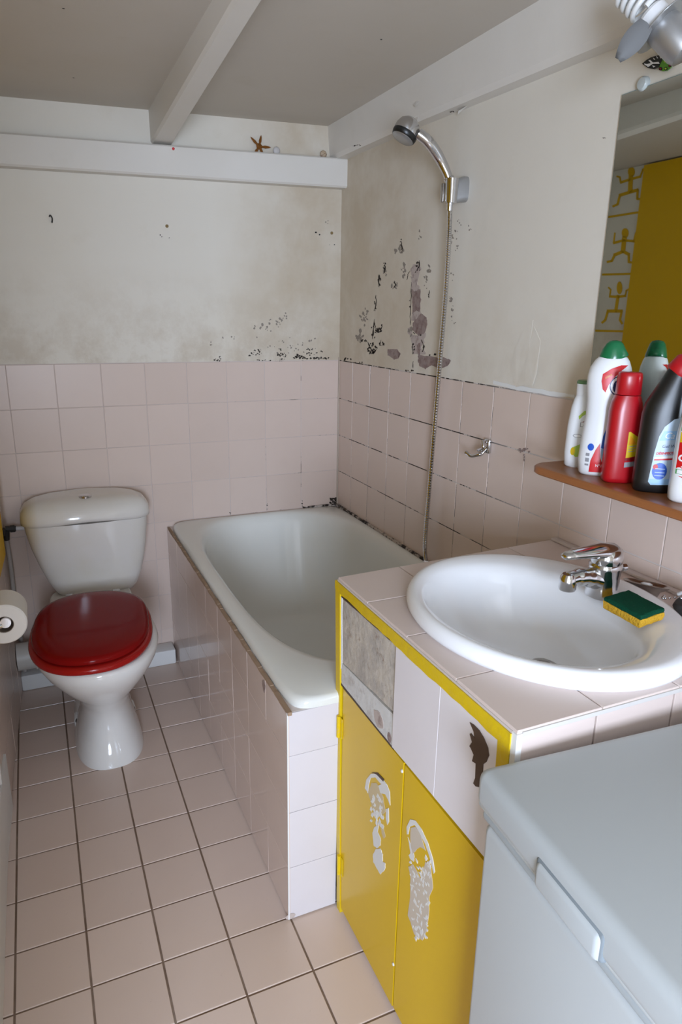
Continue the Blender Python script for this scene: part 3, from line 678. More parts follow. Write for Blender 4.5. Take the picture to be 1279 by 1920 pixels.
# brown scar shaped like a claw on the second tile
def zk(x_, y_): return (620+x_*.2971, 1060+y_*.2971)
XT = XF-.0042
b = MB(); wall_poly(b, [zk(*p) for p in ((880, 990), (905, 1005), (940, 1040), (970, 1090), (995, 1150), (1002, 1200), (985, 1240), (965, 1255), (962, 1300), (955, 1370), (945, 1400), (918, 1395), (902, 1375), (915, 1340), (918, 1250), (895, 1235), (905, 1195), (885, 1150), (878, 1140), (895, 1115), (880, 1065), (890, 1060), (910, 1090), (905, 1050))], 0, XT, NR, .0008); b.out('claw_shaped_scar', brown_wood, vc)
# doors
def door(y0, y1, z1a, z1b, hy):
    d = prism('door', [(y1-.0012, .016), (y0+.0012, .012), (y0+.0012, z1b), (y1-.0012, z1a)], XF-.002, XF+.014, yellow, vc)
    return d
dl = door(-1.668, -1.402, .588, .584, 0)
dr = door(-1.938, -1.671, .583, .581, 0)
for zz, yy in ((.49, -1.391), (.135, -1.406)):
    MB().cyl((XF-.006, yy, zz-.026), (XF-.006, yy, zz+.026), .0048, None, 10).box((XF-.004, yy-.014, zz-.024), (XF-.0025, yy, zz+.024)).out('hinge', yellow_frame, dl, 40)
for zz, yy in ((.565, -1.6695), (.12, -1.6715)):
    MB().lathe([(.0035, 0), (.003, .002), (.0005, .003)], (XF-.002, yy+.006, zz), NR, 10).out('nail_head', residue, dl, 40)
XD = XF-.0021
def zd(x_, y_): return (620+x_*.23456, 1400+y_*.23456)
def res_poly(b, pts, amp=.5, n=3, t=.0005): wall_poly(b, rough_outline([zd(*p) for p in pts], amp, n), 0, XD, NR, t+rnd.uniform(0, .0005))
# worn footprint stickers on both doors
b = MB()
res_poly(b, [(275, 330), (290, 260), (325, 215), (370, 215), (420, 260), (450, 300), (475, 360), (478, 470), (468, 440), (440, 380), (400, 370), (385, 310), (410, 300), (360, 245), (320, 250), (305, 310), (300, 370)], .3)
res_poly(b, [(445, 500), (465, 490), (468, 600), (455, 625), (445, 570)], .3)
res_poly(b, [(335, 690), (350, 640), (385, 625), (380, 680), (400, 730), (400, 790), (370, 810), (345, 790)], .6)
res_poly(b, [(340, 860), (365, 820), (400, 815), (420, 860), (415, 920), (440, 930), (435, 985), (400, 1020), (370, 970), (345, 920)], .6)
for _ in range(34):
    cx, cy = rnd.uniform(320, 420), rnd.uniform(370, 640); w_, h_ = rnd.uniform(5, 12), rnd.uniform(12, 34)
    res_poly(b, [(cx, cy-h_), (cx+w_, cy), (cx+w_*.3, cy+h_), (cx-w_, cy+h_*.2)], .3, 1)
b.out('footprint_sticker', residue, dl)
b = MB()
res_poly(b, [(300, 360), (330, 290), (370, 290), (420, 400), (440, 520), (400, 560), (350, 560), (330, 470)], .5, 3, .0002)
res_poly(b, [(400, 640), (425, 650), (440, 720), (425, 735), (410, 690)], .4, 3, .0002)
b.out('sticker_backing', residue_b, dl)
b = MB(); res_poly(b, [(330, 205), (380, 208), (430, 260), (425, 280), (370, 222)], .2); b.out('sticker_edge', brown_wood, dl)
b = MB()
res_poly(b, [(612, 700), (610, 640), (640, 580), (680, 590), (730, 660), (780, 770), (820, 900), (835, 1000), (825, 1015), (800, 900), (760, 780), (710, 680), (675, 625), (635, 640), (622, 700)], .25)
res_poly(b, [(620, 720), (650, 800), (670, 880), (665, 920), (640, 900), (625, 870), (640, 850), (630, 790)], .5)
for _ in range(120):
    cy = rnd.uniform(880, 1540); f_ = (cy-880)/660
    lo = 630+40*f_ if cy < 1250 else 620+70*(f_-.3); hi = 800-20*f_
    if cy < 1050 and rnd.random() < .5: lo, hi = 720, 800
    cx = rnd.uniform(lo, hi); w_, h_ = rnd.uniform(4, 10), rnd.uniform(10, 26); sk = rnd.uniform(-14, 6)
    res_poly(b, [(cx+sk, cy-h_), (cx+w_, cy), (cx-sk*.5, cy+h_), (cx-w_, cy)], .3, 1)
b.out('footprint_sticker', residue, dr)
b = MB()
res_poly(b, [(640, 650), (680, 640), (720, 690), (760, 830), (720, 800), (690, 820), (660, 860), (640, 780)], .5, 3, .0002)
res_poly(b, [(625, 960), (660, 940), (700, 1010), (720, 1060), (740, 1000), (760, 920), (800, 960), (820, 1130), (790, 1200), (785, 1350), (765, 1480), (735, 1550), (670, 1500), (640, 1400), (620, 1350), (640, 1200), (640, 1050)], .5, 3, .0002)
b.out('sticker_backing', Mt('grey_sticker_backing', (.60, .52, .42), .7).m, dr)

# ------------------------------------------------------------------ tiled counter top
ct = thing('counter_top', 'pink tiled counter top around the washbasin', 'counter', (-.3, -1.65, .79))
CZT = .827
BC = (-.335, -1.677); BA, BB = .232, .271
def back_y(x): return -1.366 + .036*(x+.6)/.6
def rect_ring(z_, N=96, x0=-.596, x1=-.003, y0=-1.950):
    out = []
    for k_ in range(N):
        t = 2*math.pi*k_/N; c, s_ = math.cos(t), math.sin(t); r_ = 1/max(abs(c)/.3, abs(s_)/.31)
        xx = min(max(-.3+r_*c, x0), x1); yy = min(max(-1.66+r_*s_, y0), back_y(xx)-.002); out.append(Vector((xx, yy, z_)))
    return out
def ell(z_, s=.93, N=96): 
    out = []
    for k_ in range(N):
        t = 2*math.pi*k_/N; out.append(Vector((BC[0]+BA*s*math.cos(t), BC[1]+BB*s*math.sin(t), z_)))
    return out
MB().loft([ell(.800), rect_ring(.800), rect_ring(.8215), ell(.8215), ell(.800)], False, False).out('base_board', Mt('counter_grout', (.34, .27, .23), .9).m, ct)
cut_o = MB().loft([ell(.7, .95, 64), ell(.9, .95, 64)]).out('cutter', None)
xs = [-.599, -.4505, -.3005, -.1505, -.002]; ys = [None, -1.5035, -1.656, -1.8075, -1.9535]
for i_ in range(4):
    for j in range(4):
        x0, x1 = xs[i_]+.0012, xs[i_+1]-.0012; yb = ys[j+1]+.0012
        ya0 = back_y(x0) if j == 0 else ys[j]-.0012; ya1 = back_y(x1) if j == 0 else ys[j]-.0012
        xm, ym = (x0+x1)/2, (ya0+yb)/2; zz = rnd.uniform(-.0003, .0003)
        b = MB(); e_ = .001
        b.loft([[Vector(p) for p in ((x0, yb, .8205), (x1, yb, .8205), (x1, ya1, .8205), (x0, ya0, .8205))],
                [Vector(p) for p in ((x0, yb, CZT-e_+zz), (x1, yb, CZT-e_+zz), (x1, ya1, CZT-e_+zz), (x0, ya0, CZT-e_+zz))],
                [Vector(p) for p in ((x0+e_, yb+e_, CZT+zz), (x1-e_, yb+e_, CZT+zz), (x1-e_, ya1-e_, CZT+zz), (x0+e_, ya0-e_, CZT+zz))]])
        o = b.out('tile', counter_tile, ct)
        mo = o.modifiers.new('cut', 'BOOLEAN'); mo.operation = 'DIFFERENCE'; mo.object = cut_o; mo.solver = 'EXACT'
bpy.context.view_layer.update()
dg = bpy.context.evaluated_depsgraph_get()
for o in [c for c in ct.children if c.name.startswith('tile')]:
    me = bpy.data.meshes.new_from_object(o.evaluated_get(dg)); o.modifiers.clear()
    if len(me.polygons) == 0: bpy.data.objects.remove(o)
    else: o.data = me
bpy.data.objects.remove(cut_o)
for (x0, x1) in ((-.597, -.4605), (-.459, -.3095), (-.308, -.158), (-.1565, -.003)):
    put_tile(ct, (x0, -1.953, .672), (1, 0, 0), (0, 0, 1), x1-x0-.0015, .147, counter_tile, .006, .001, .0003)
MB().box((-.5898, -1.9545, .818), (-.003, -1.949, .8245)).out('edge_joint', Mt('white_joint', (.60, .57, .54), .8).m, ct)
MB().box((-.5995, -1.9545, .672), (-.590, -1.944, .8225)).box((-.597, -1.9525, .79), (-.56, -1.93, .8212)).out('edge_joint', white_gloss, ct)
MB().box((-.5995, -1.945, .8188), (-.597, -1.366, .8228)).out('edge_joint', grout_plain, ct)
b = MB(); p = Vector((-.462, -1.9535, .762)); b.poly([p+Vector((.006*math.cos(a), 0, .009*math.sin(a))) for a in (0, .9, 2, 3, 4.1, 5.2)], NB, .002); b.out('dirt_spot', brown_wood, ct)
MB().box((-.02, -1.95, .8265), (-.0005, -1.335, .835), .004).out('wall_joint', Mt('pink_sealant', (.66, .57, .53), .6).m, ct, 40)

# ------------------------------------------------------------------ washbasin
wbs = thing('washbasin', 'oval white ceramic washbasin set in tiled counter', 'washbasin', (BC[0], BC[1], .82))
def be(s, z_, cx=0., sa=0., N=96):
    return [Vector((BC[0]+cx+(BA*s+sa)*math.cos(2*math.pi*k_/N), BC[1]+(BB*s+sa)*math.sin(2*math.pi*k_/N), z_)) for k_ in range(N)]
def be2(cx, cy, a, b_, z_, n=2.0, N=96): return se(cx, cy, a, b_, n, z_, N)
rings = [be(.90, .80), be(.955, .824), be(.985, .829), be(1.0, .836), be(.998, .844), be(.985, .851), be(.965, .8555), be(.935, .857),
         be2(-.344, -1.677, .205, .243, .8555), be2(-.358, -1.677, .182, .226, .853, 2.05), be2(-.366, -1.677, .168, .216, .8465, 2.1), be2(-.369, -1.677, .160, .208, .834, 2.1), be2(-.368, -1.677, .152, .199, .812, 2.1), be2(-.362, -1.677, .138, .182, .775, 2.1), be2(-.353, -1.677, .115, .155, .741, 2.05), be2(-.340, -1.675, .083, .115, .720, 2), be2(-.322, -1.672, .050, .066, .711, 2), be2(-.308, -1.668, .026, .030, .707, 2)]
MB().loft(rings, False, True).out('bowl', basin_mat, wbs, 60)
dr_ = MB().lathe([(.030, 0), (.030, .002), (.022, .003), (.021, .0005), (.001, .0)], (-.295, -1.662, .7095), (0, 0, 1), 32).out('drain', chrome_dark, wbs, 40)

# tap
tp = thing('basin_tap', 'chrome single lever mixer tap on the washbasin', 'tap', (-.205, -1.69, .856))
TX, TY = -.203, -1.69
MB().loft([se(TX, TY, a, b_, 2.4, z_, 40) for z_, a, b_ in ((.8545, .030, .029), (.860, .030, .029), (.872, .027, .026), (.890, .026, .025), (.908, .028, .027), (.916, .029, .028), (.919, .027, .026))]).out('body', chrome, tp, 50)
MB().tube(spl([(TX-.01, TY, .886), (TX-.04, TY, .895), (TX-.068, TY, .898), (TX-.086, TY, .8965)], 6), [.020]*3+[.0185]*4+[.0165]*5+[.0145]*6+[.013], 20).out('spout', chrome, tp, 60)
MB().lathe([(.0145, 0), (.0155, .003), (.0155, .016), (.0145, .024), (.011, .030)], (TX-.086, TY, .878), (0, 0, 1), 24).out('aerator', chrome, tp, 40)
MB().loft([se(TX, TY, a, a*.97, 2.2, z_, 40) for z_, a in ((.919, .027), (.926, .029), (.936, .0285), (.944, .024), (.949, .014), (.950, .003))]).out('cartridge_cap', chrome, tp, 60)
b = MB(); rings = []
for t, w_, h_, zz in ((0, .010, .008, .936), (.12, .022, .016, .938), (.35, .022, .015, .942), (.6, .018, .010, .944), (.85, .015, .008, .9445), (1.0, .011, .006, .9435), (1.03, .005, .003, .943)):
    xx = TX+.030-t*.13; rings.append([Vector((xx, TY+w_*math.cos(a), zz+h_*math.sin(a))) for a in [2*math.pi*q/20 for q in range(20)]])
b.loft(rings).out('lever', chrome, tp, 60)
MB().lathe([(.0045, 0), (.0045, .010), (.007, .012), (.007, .02), (.003, .023)], (TX+.024, TY-.004, .905), (1, -.1, 0), 16).out('pop_up_knob', chrome, tp, 40)

# sponge
sg = thing('sponge', 'yellow sponge with dark green scourer on washbasin rim', 'sponge', (-.222, -1.783, .857))
sq_t = [hit(a, c, 2, .886) for a, c in ((1131, 1119), (1185, 1103), (1243, 1141), (1192, 1154))]
sq_t = [Vector((-.252, -1.743, .8795)), Vector((-.190, -1.737, .8805)), Vector((-.196, -1.822, .8815)), Vector((-.256, -1.828, .8795))]
def sq_ring(z0, ins, w=0):
    c = sum(sq_t, Vector())/4; out = []
    for i_ in range(4):
        a, b2 = sq_t[i_], sq_t[(i_+1) % 4]
        for q in range(8):
            p = a+(b2-a)*(q/8); d = p-c; l = d.length; p = c + d*(1-ins/l) if l else p
            out.append(Vector((p.x+rnd.uniform(-w, w), p.y+rnd.uniform(-w, w), p.z+z0+rnd.uniform(-w, w))))
    return out
MB().loft([sq_ring(-.0235, .004), sq_ring(-.0215, .0, .0006), sq_ring(-.014, -.0015, .0008), sq_ring(-.008, -.001, .0006), sq_ring(-.0075, .002)]).out('foam', sponge_y, sg, 50)
MB().loft([sq_ring(-.0076, .0, .0004), sq_ring(-.004, -.0008, .0006), sq_ring(-.0005, .0008, .0006), sq_ring(.0004, .004, .0004)]).out('scourer', sponge_g, sg, 50)
# soap dish and plug at the back of the basin
sd = thing('soap_dish', 'dark oval metal soap dish behind the sponge', 'soap dish', (-.075, -1.678, .827))
ra = R(68)
def od(a, b_, z_): return [Vector((-.076+a*math.cos(t)*math.cos(ra)-b_*math.sin(t)*math.sin(ra)*-1*0 - b_*math.sin(t)*math.sin(ra), -1.678-(a*math.cos(t)*math.sin(ra)*1 - b_*math.sin(t)*math.cos(ra)), z_)) for t in [2*math.pi*q/36 for q in range(36)]]
MB().loft([od(.020, .012, .828), od(.024, .015, .840), od(.036, .021, .848), od(.040, .024, .853), od(.038, .022, .8535), od(.030, .016, .849), od(.012, .006, .847)]).out('dish', chrome_dark, sd, 50)
MB().loft([od(.008, .006, .848), od(.010, .007, .852), od(.006, .004, .855)]).out('soap_stub', Mt('grey_soap', (.42, .38, .34), .5).m, sd, 50)
pl = thing('plug_and_chain', 'dark rubber plug with metal bead chain beside soap dish', 'basin plug', (-.07, -1.76, .827))
MB().lathe([(.022, .0), (.026, .012), (.027, .02), (.022, .026), (.004, .027)], (-.066, -1.775, .829), (-.3, .2, 1), 28).out('plug', rubber, pl, 40)
b = MB()
for q in range(11):
    t = q/10; b.lathe([(.0008, -.0028), (.0026, -.0012), (.0026, .0012), (.0008, .0028)], (-.072+.012*math.sin(t*7), -1.755+.042*t, .852-.014*t), (0, 0, 1), 8)
b.out('bead_chain', chrome, pl, 60)
MB().tube(spl([(-.066, -1.775, .856), (-.075, -1.762, .866), (-.072, -1.748, .858)], 5), .0035, 10).out('plug_ring', plastic_white, pl, 50)

# ------------------------------------------------------------------ chest freezer
FO = Vector((-.664, -1.966, 0)); FR = R(-4.2)
fz = thing('chest_freezer', 'white chest freezer in front of the tiled counter', 'freezer', (FO.x+.28, FO.y-.29, 0))
fm = Matrix.Translation(FO) @ Matrix.Rotation(FR, 4, 'Z')
def frz(b, name, m, parent=fz, sm=40):
    o = b.out(name, m, None, sm); o.data.transform(fm); o.parent = parent
    o.matrix_parent_inverse = Matrix.Translation(fz.location).inverted() if parent is fz else Matrix(); return o
FW, FD = .56, .60          # depth towards the wall (x), length towards the viewer (-y)
frz(MB().box((.008, -FD+.006, .0), (FW-.012, -.006, .722), .012, 4), 'body', freezer_white)
frz(MB().box((.013, -FD+.012, .720), (FW-.012, -.012, .727), .003, 2), 'seal', gasket_dark)
frz(MB().box((.006, -FD+.004, .7255), (FW-.008, -.004, .740), .005, 3), 'gasket', gasket)
frz(MB().box((.012, -FD+.012, .738), (FW-.012, -.012, .747), .003, 2), 'seal', gasket_dark)
lid = frz(MB().box((-.003, -FD-.004, .745), (FW, .004, .800), .015, 5), 'lid', freezer_lid)
frz(MB().box((.002, -FD-.001, .7425), (FW-.004, .001, .750), .003, 2), 'lid_rim', freezer_white, lid)
frz(MB().box((-.0085, -.238, .7425), (.02, -.132, .778), .008, 5), 'handle', freezer_lid, lid)
frz(MB().box((-.0050, -.2412, .744), (.02, -.1288, .7812), .006, 4), 'handle_gap', gasket_dark, lid)
for xx in (.03, FW-.05):
    for yy in (-.05, -FD+.05): frz(MB().cyl((xx, yy, 0), (xx, yy, .02), .018), 'foot', rubber)

# ------------------------------------------------------------------ mirror, clip, shelf
mi = thing('wall_mirror', 'frameless mirror on the right wall above the shelf', 'mirror', (-.003, -1.8, 1.17))
MB().box((-.0052, -2.30, 1.172), (-.0008, -1.387, 1.7775)).out('backing', glass_edge, mi)
MB().box((-.0060, -2.2985, 1.1735), (-.0051, -1.3885, 1.776)).out('glass', mirror_m, mi)
for yy in (-1.439, -2.2):
    MB().lathe([(.013, 0), (.013, .006), (.010, .010), (.001, .011)], (-.0008, yy, 1.7835), NR, 24).out('mirror_clip', clip_m, mi, 40)

SH = 1.035
shf = thing('wooden_shelf', 'brown varnished wooden shelf holding cleaning bottles', 'shelf', (-.07, -1.8, 1.02))
def sh_ring(z_, ins=0):
    out = []; x0 = -.146+ins; y1 = -1.372-ins; r_ = .045
    out.append(Vector((-.001, -2.30, z_))); out.append(Vector((x0, -2.30, z_)))
    for q in range(9):
        a = math.pi - q/8*math.pi/2; out.append(Vector((x0+r_+r_*math.cos(a), y1-r_+r_*math.sin(a), z_)))
    out.append(Vector((-.001, y1, z_))); return out
MB().loft([sh_ring(SH-.017, .003), sh_ring(SH-.014), sh_ring(SH-.003), sh_ring(SH, .003)]).out('board', wood, shf, 40)
for yy in (-1.95, -2.25):
    MB().box((-.10, yy-.006, SH-.022), (-.001, yy+.006, SH-.017)).box((-.006, yy-.006, SH-.09), (-.001, yy+.006, SH-.02)).out('bracket', steel_grey, shf)

# ------------------------------------------------------------------ bottles
class Bottle:
    """lofted bottle: secs = (z, cx, a, b, n); front faces local -Y"""
    def __init__(s, name, label, pos, ang, secs, m, group=None):
        s.t = thing(name, label, 'bottle', (pos[0], pos[1], SH), group)
        s.secs = secs; s.mx = Matrix.Translation((pos[0], pos[1], SH)) @ Matrix.Rotation(ang, 4, 'Z')
        s.add('body', MB().loft([se(cx, 0, a, b_, n, z_, 48) for z_, cx, a, b_, n in secs]), m, 55)
    def add(s, name, b, m, sm=45, parent=None):
        o = b.out(name, m, None, sm); o.data.transform(s.mx); o.parent = parent or s.t
        o.matrix_parent_inverse = Matrix.Translation(s.t.location).inverted() if parent is None else Matrix(); return o
    def surf(s, x_, z_, off):
        S = s.secs
        for p, q in zip(S, S[1:]):
            if p[0] <= z_ <= q[0]:
                t = (z_-p[0])/max(q[0]-p[0], 1e-6); cx, a, b_, n = [p[i]+(q[i]-p[i])*t for i in range(1, 5)]; break
        else: cx, a, b_, n = S[-1][1:]
        u_ = min(abs((x_-cx)/a), .995)
        return Vector((x_, -b_*(1-u_**n)**(1/n)-off, z_))
    def label(s, name, pts, m, off=.0004, parent=None, sub=6, rings=8):
        """star shaped flat print wrapped on the front"""
        out = []
        for (ax_, az_), (bx_, bz_) in zip(pts, pts[1:]+pts[:1]):
            for k_ in range(sub): t = k_/sub; out.append((ax_+(bx_-ax_)*t, az_+(bz_-az_)*t))
        cx = sum(p[0] for p in out)/len(out); cz = sum(p[1] for p in out)/len(out); b = MB()
        R_ = [[s.surf(cx+(p[0]-cx)*q/rings, cz+(p[1]-cz)*q/rings, off) for p in out] for q in range(1, rings+1)]
        b.loft(R_, True, False); return s.add(name, b, m, 60, parent)
    def text(s, txt, x_, z_, size, m, off=.0010, slant=0, rotz=0, parent=None, bold=.0):
        cu = bpy.data.curves.new('lettering', 'FONT'); cu.body = txt; cu.size = size; cu.offset = bold; cu.resolution_u = 3; cu.shear = slant
        ob = bpy.data.objects.new('lettering', cu); COL.objects.link(ob); bpy.context.view_layer.update()
        me = bpy.data.meshes.new_from_object(ob.evaluated_get(bpy.context.evaluated_depsgraph_get())); bpy.data.objects.remove(ob)
        bm = bmesh.new(); bm.from_mesh(me); bmesh.ops.triangulate(bm, faces=bm.faces)
        c, s_ = math.cos(rotz), math.sin(rotz)
        for v in bm.verts: v.co = s.surf(x_+v.co.x*c-v.co.y*s_, z_+v.co.x*s_+v.co.y*c, off)
        me2 = bpy.data.meshes.new('lettering'); bm.to_mesh(me2); bm.free()
        me2.materials.clear(); o = link('lettering', me2, m); me2.transform(s.mx); o.parent = parent or s.t
        o.matrix_parent_inverse = Matrix.Translation(s.t.location).inverted() if parent is None else Matrix(); return o

def bpos(px_, py_): p = hit(px_, py_, 2, SH); return (p.x, p.y)
def circ(cx, cz, rx, rz, n=14): return [(cx+rx*math.cos(2*math.pi*k_/n), cz+rz*math.sin(2*math.pi*k_/n)) for k_ in range(n)]
BG = 'cleaning bottles on the wooden shelf'
# small white shampoo bottle with green top
q = Bottle('shampoo_bottle', 'small white bottle with dull green top at rounded shelf end', (-.055, -1.432), R(-48),
    [(0, 0, .024, .018, 2.4), (.004, 0, .0275, .0205, 2.4), (.03, 0, .0295, .0215, 2.4), (.09, 0, .0285, .021, 2.4), (.13, 0, .0245, .019, 2.3), (.148, 0, .020, .017, 2.2), (.155, 0, .0175, .016, 2.1), (.156, 0, .0172, .0158, 2)], bottle_white, BG)
q.add('cap', MB().loft([se(0, 0, a, a*.95, 2, z_, 32) for z_, a in ((.156, .0175), (.178, .0185), (.180, .0185))]), bottle_white)
q.add('cap_top', MB().loft([se(0, 0, a, a*.95, 2, z_, 32) for z_, a in ((.1795, .0190), (.184, .0190), (.187, .0165))]), green_dull)
q.label('printed_leaf', [(-.006, .112), (.004, .124), (.016, .126), (.010, .118), (.002, .113), (-.004, .105)], P_lime)
q.text('Le', -.002, .090, .014, P_grey)
q.label('printed_mark', [(.0, .100), (.012, .104), (.012, .100)], P_dred)
q.label('printed_ring', circ(-.004, .070, .0095, .004), P_grey); q.label('printed_ring', circ(-.004, .070, .008, .003), P_white, .0007)
q.label('printed_lime', [(-.010, .045), (.006, .054), (.012, .050), (.010, .026), (-.004, .024), (-.012, .032)], P_lime)
q.label('printed_lemon', circ(-.010, .036, .005, .009, 10), P_yel, .0008)

# cream cleaner, its back shows in the mirror
q = Bottle('cream_cleaner_bottle', 'tall white bottle with green cap and red label between white and red bottles', (-.066, -1.507), R(-38),
    [(0, 0, .036, .024, 2.6), (.004, 0, .040, .027, 2.6), (.03, 0, .043, .029, 2.5), (.08, 0, .041, .028, 2.4), (.125, 0, .0375, .0265, 2.3), (.155, 0, .0385, .027, 2.3), (.185, 0, .0425, .029, 2.3), (.205, 0, .0425, .029, 2.3), (.22, 0, .039, .027, 2.2), (.233, .001, .033, .0235, 2.1), (.240, .002, .027, .020, 2), (.241, .002, .026, .019, 2)], bottle_white, BG)
def shear(r_, k_): return [Vector((p.x, p.y, p.z+k_*p.x)) for p in r_]
q.add('cap', MB().loft([shear(se(.002, 0, .0275, .021, 2, .233, 36), .35), shear(se(.002, 0, .0285, .0215, 2, .240, 36), .2), se(.002, 0, .022, .018, 2, .256, 36), se(.002, 0, .0165, .0150, 2, .266, 36), se(.002, 0, .0115, .011, 2, .271, 36), se(.002, 0, .003, .003, 2, .273, 36)]), green_cap, 60)
l1 = q.label('label_band', [(-.017, .208), (-.002, .219), (.016, .226), (.030, .226), (.018, .216), (.006, .203), (-.004, .186), (-.008, .172), (-.014, .178), (-.018, .194)], P_red)
q.text('crème', -.011, .199, .0055, P_yel, .0009, 0, R(35), None)
for a_, m_ in ((.019, P_navy), (.017, P_white), (.0125, P_navy), (.009, P_white)): q.label('logo_ring', circ(.017, .186, a_, a_*1.05, 20), m_, .0006+(.019-a_)*.06)
q.text('C', .0035, .171, .036, P_navy, .0016, 0, 0, None, .0009)
q.label('blue_swirl', [(-.004, .060), (-.002, .085), (.004, .105), (.012, .120), (.026, .122), (.026, .060), (.012, .050), (.0, .050)], P_blue, .0005)
q.label('blue_swirl', [(-.004, .060), (-.001, .040), (.006, .026), (.014, .018), (.026, .030), (.026, .058), (.010, .056)], P_lblue, .0006)
q.label('red_corner', [(-.022, .008), (.014, .009), (.004, .024), (-.003, .040), (-.006, .070), (-.014, .054), (-.021, .032)], P_red, .0008)
q.text('N°1', -.011, .020, .008, P_white, .0014)
q.label('blue_seal', circ(-.023, .060, .0062, .0075), P_blue, .0005)
for zz, hh in ((.044, .006), (.033, .008), (.023, .004)): q.label('small_print', [(-.031, zz-hh/2), (-.024, zz-hh/2), (-.024, zz+hh/2), (-.031, zz+hh/2)], P_grey, .0005, None, 2, 3)
q.label('small_print', [(.010, .140), (.022, .140), (.022, .146), (.010, .146)], P_grey, .0005, None, 2, 3)

# red bottle
q = Bottle('red_bottle', 'plain red bottle with yellow label beside black bottle', (-.078, -1.571), R(-30),
    [(0, 0, .027, .021, 3), (.003, 0, .030, .0235, 3), (.01, 0, .031, .0245, 3), (.14, 0, .0305, .024, 3), (.158, 0, .0285, .023, 2.8), (.168, 0, .025, .0215, 2.6), (.172, 0, .0235, .021, 2.5)], red_plastic, BG)
q.add('cap', MB().loft([se(0, 0, a, a*.9, 2.5, z_, 36) for z_, a in ((.173, .0225), (.174, .0235), (.208, .0225), (.214, .0215), (.216, .019))]), red_plastic, 50)
q.label('yellow_label', [(.004, .052), (.026, .056), (.026, .092), (.007, .104), (.004, .103)], P_yel)
q.label('label_sign', [(.006, .078), (.022, .081), (.008, .097)], P_orange, .0007)
for zz in (.074, .069, .064): q.label('small_print', [(.007, zz), (.022, zz+.002), (.022, zz+.0032), (.007, zz+.0012)], P_grey, .0008, None, 2, 3)
q.label('grey_code', [(.003, .033), (.024, .036), (.024, .046), (.003, .043)], P_grey, .0005)
q.label('dark_band', [(.003, .046), (.024, .049), (.024, .054), (.003, .051)], P_dred, .0004)

# black duck-neck toilet cleaner
q = Bottle('toilet_cleaner_bottle', 'black bent-neck bottle with red cap and pale blue label', (-.070, -1.652), R(-40),
    [(0, 0, .033, .024, 3), (.004, 0, .0365, .027, 3), (.02, 0, .0375, .028, 2.9), (.10, 0, .0365, .028, 2.8), (.145, .000, .036, .028, 2.6), (.165, .002, .0345, .027, 2.5), (.185, .007, .030, .025, 2.4), (.205, .012, .025, .023, 2.2), (.222, .017, .022, .021, 2), (.232, .020, .020, .020, 2)], black_mat, BG)
dirn = Vector((.62, 0, .78)).normalized()
q.add('cap', MB().lathe([(.0215, -.010), (.0235, -.006), (.0235, .016), (.021, .021), (.013, .024), (.010, .038), (.008, .041), (.001, .042)], Vector((.019, 0, .226)), dirn, 32), red_plastic, 40)
q.label('label_panel', [(-.013, .022), (-.008, .016), (.030, .018), (.033, .024), (.033, .145), (.016, .140), (.002, .126), (-.005, .108), (-.009, .08)], P_pale)
q.label('label_stripe', [(-.004, .100), (.033, .104), (.033, .120), (.002, .118)], P_lblue, .0007)
q.text('Ca', .003, .105, .016, P_white, .0011, .3)
q.text('Gel WC', .002, .087, .0085, P_navy, .0010, .2, R(4))
q.text('DÉSINFECTANT', -.006, .074, .0058, P_red, .0010, .2, R(5), None, .0003)
q.label('red_bar', [(-.008, .064), (.033, .071), (.033, .0755), (-.008, .0685)], P_white, .00055); q.label('red_bar', [(-.008, .0625), (.033, .0665), (.033, .0695), (-.008, .0655)], P_red, .0007)
q.label('round_seal', circ(.004, .043, .013, .016, 18), P_blue, .0007)
q.label('round_seal', circ(-.004, .051, .0045, .005, 10), P_red, .0010)
for zz in (.047, .040, .034): q.label('seal_line', [(-.004, zz), (.013, zz), (.013, zz+.0012), (-.004, zz+.0012)], P_pale, .0011, None, 2, 3)
q.label('label_foot', [(-.012, .021), (-.007, .0165), (.030, .0185), (.033, .024), (.033, .030), (-.012, .027)], P_lblue, .0007)

# bottle cut by the edge of the picture
q = Bottle('bleach_bottle', 'white bottle with red and yellow label past the black bottle', (-.070, -1.738), R(-42),
    [(0, 0, .034, .025, 2.6), (.004, 0, .038, .028, 2.6), (.02, 0, .039, .029, 2.5), (.12, 0, .038, .029, 2.4), (.155, 0, .034, .027, 2.3), (.185, 0, .025, .022, 2.1), (.205, 0, .018, .017, 2), (.208, 0, .0175, .0165, 2)], bottle_white, BG)
q.add('cap', MB().lathe([(.018, 0), (.0195, .003), (.0195, .022), (.016, .026), (.001, .027)], Vector((0, 0, .208)), (0, 0, 1), 32), red_plastic, 40)
q.label('label_panel', [(-.034, .062), (.030, .062), (.030, .125), (-.034, .125)], P_red)
q.label('yellow_band', [(-.034, .108), (.030, .108), (.030, .126), (-.034, .126)], P_yel, .0007)
q.label('yellow_band', [(-.030, .113), (.0, .113), (.0, .116), (-.030, .116)], P_orange, .001)
q.label('green_band', [(-.034, .128), (.030, .128), (.030, .134), (-.034, .134)], P_green, .0006)
q.label('green_band', [(-.034, .052), (.030, .052), (.030, .061), (-.034, .061)], P_green, .0006)
q.label('white_box', [(-.032, .053), (-.010, .053), (-.010, .060), (-.032, .060)], P_white, .0008)
q.text('LA', -.027, .092, .017, P_white, .0012, .15, 0, None, .0006)
q.text('CROIX', -.034, .076, .017, P_white, .0012, .15, 0, None, .0006)
q.label('red_swoosh', [(-.030, .049), (-.004, .040), (.026, .040), (.026, .047)], P_red, .0006)

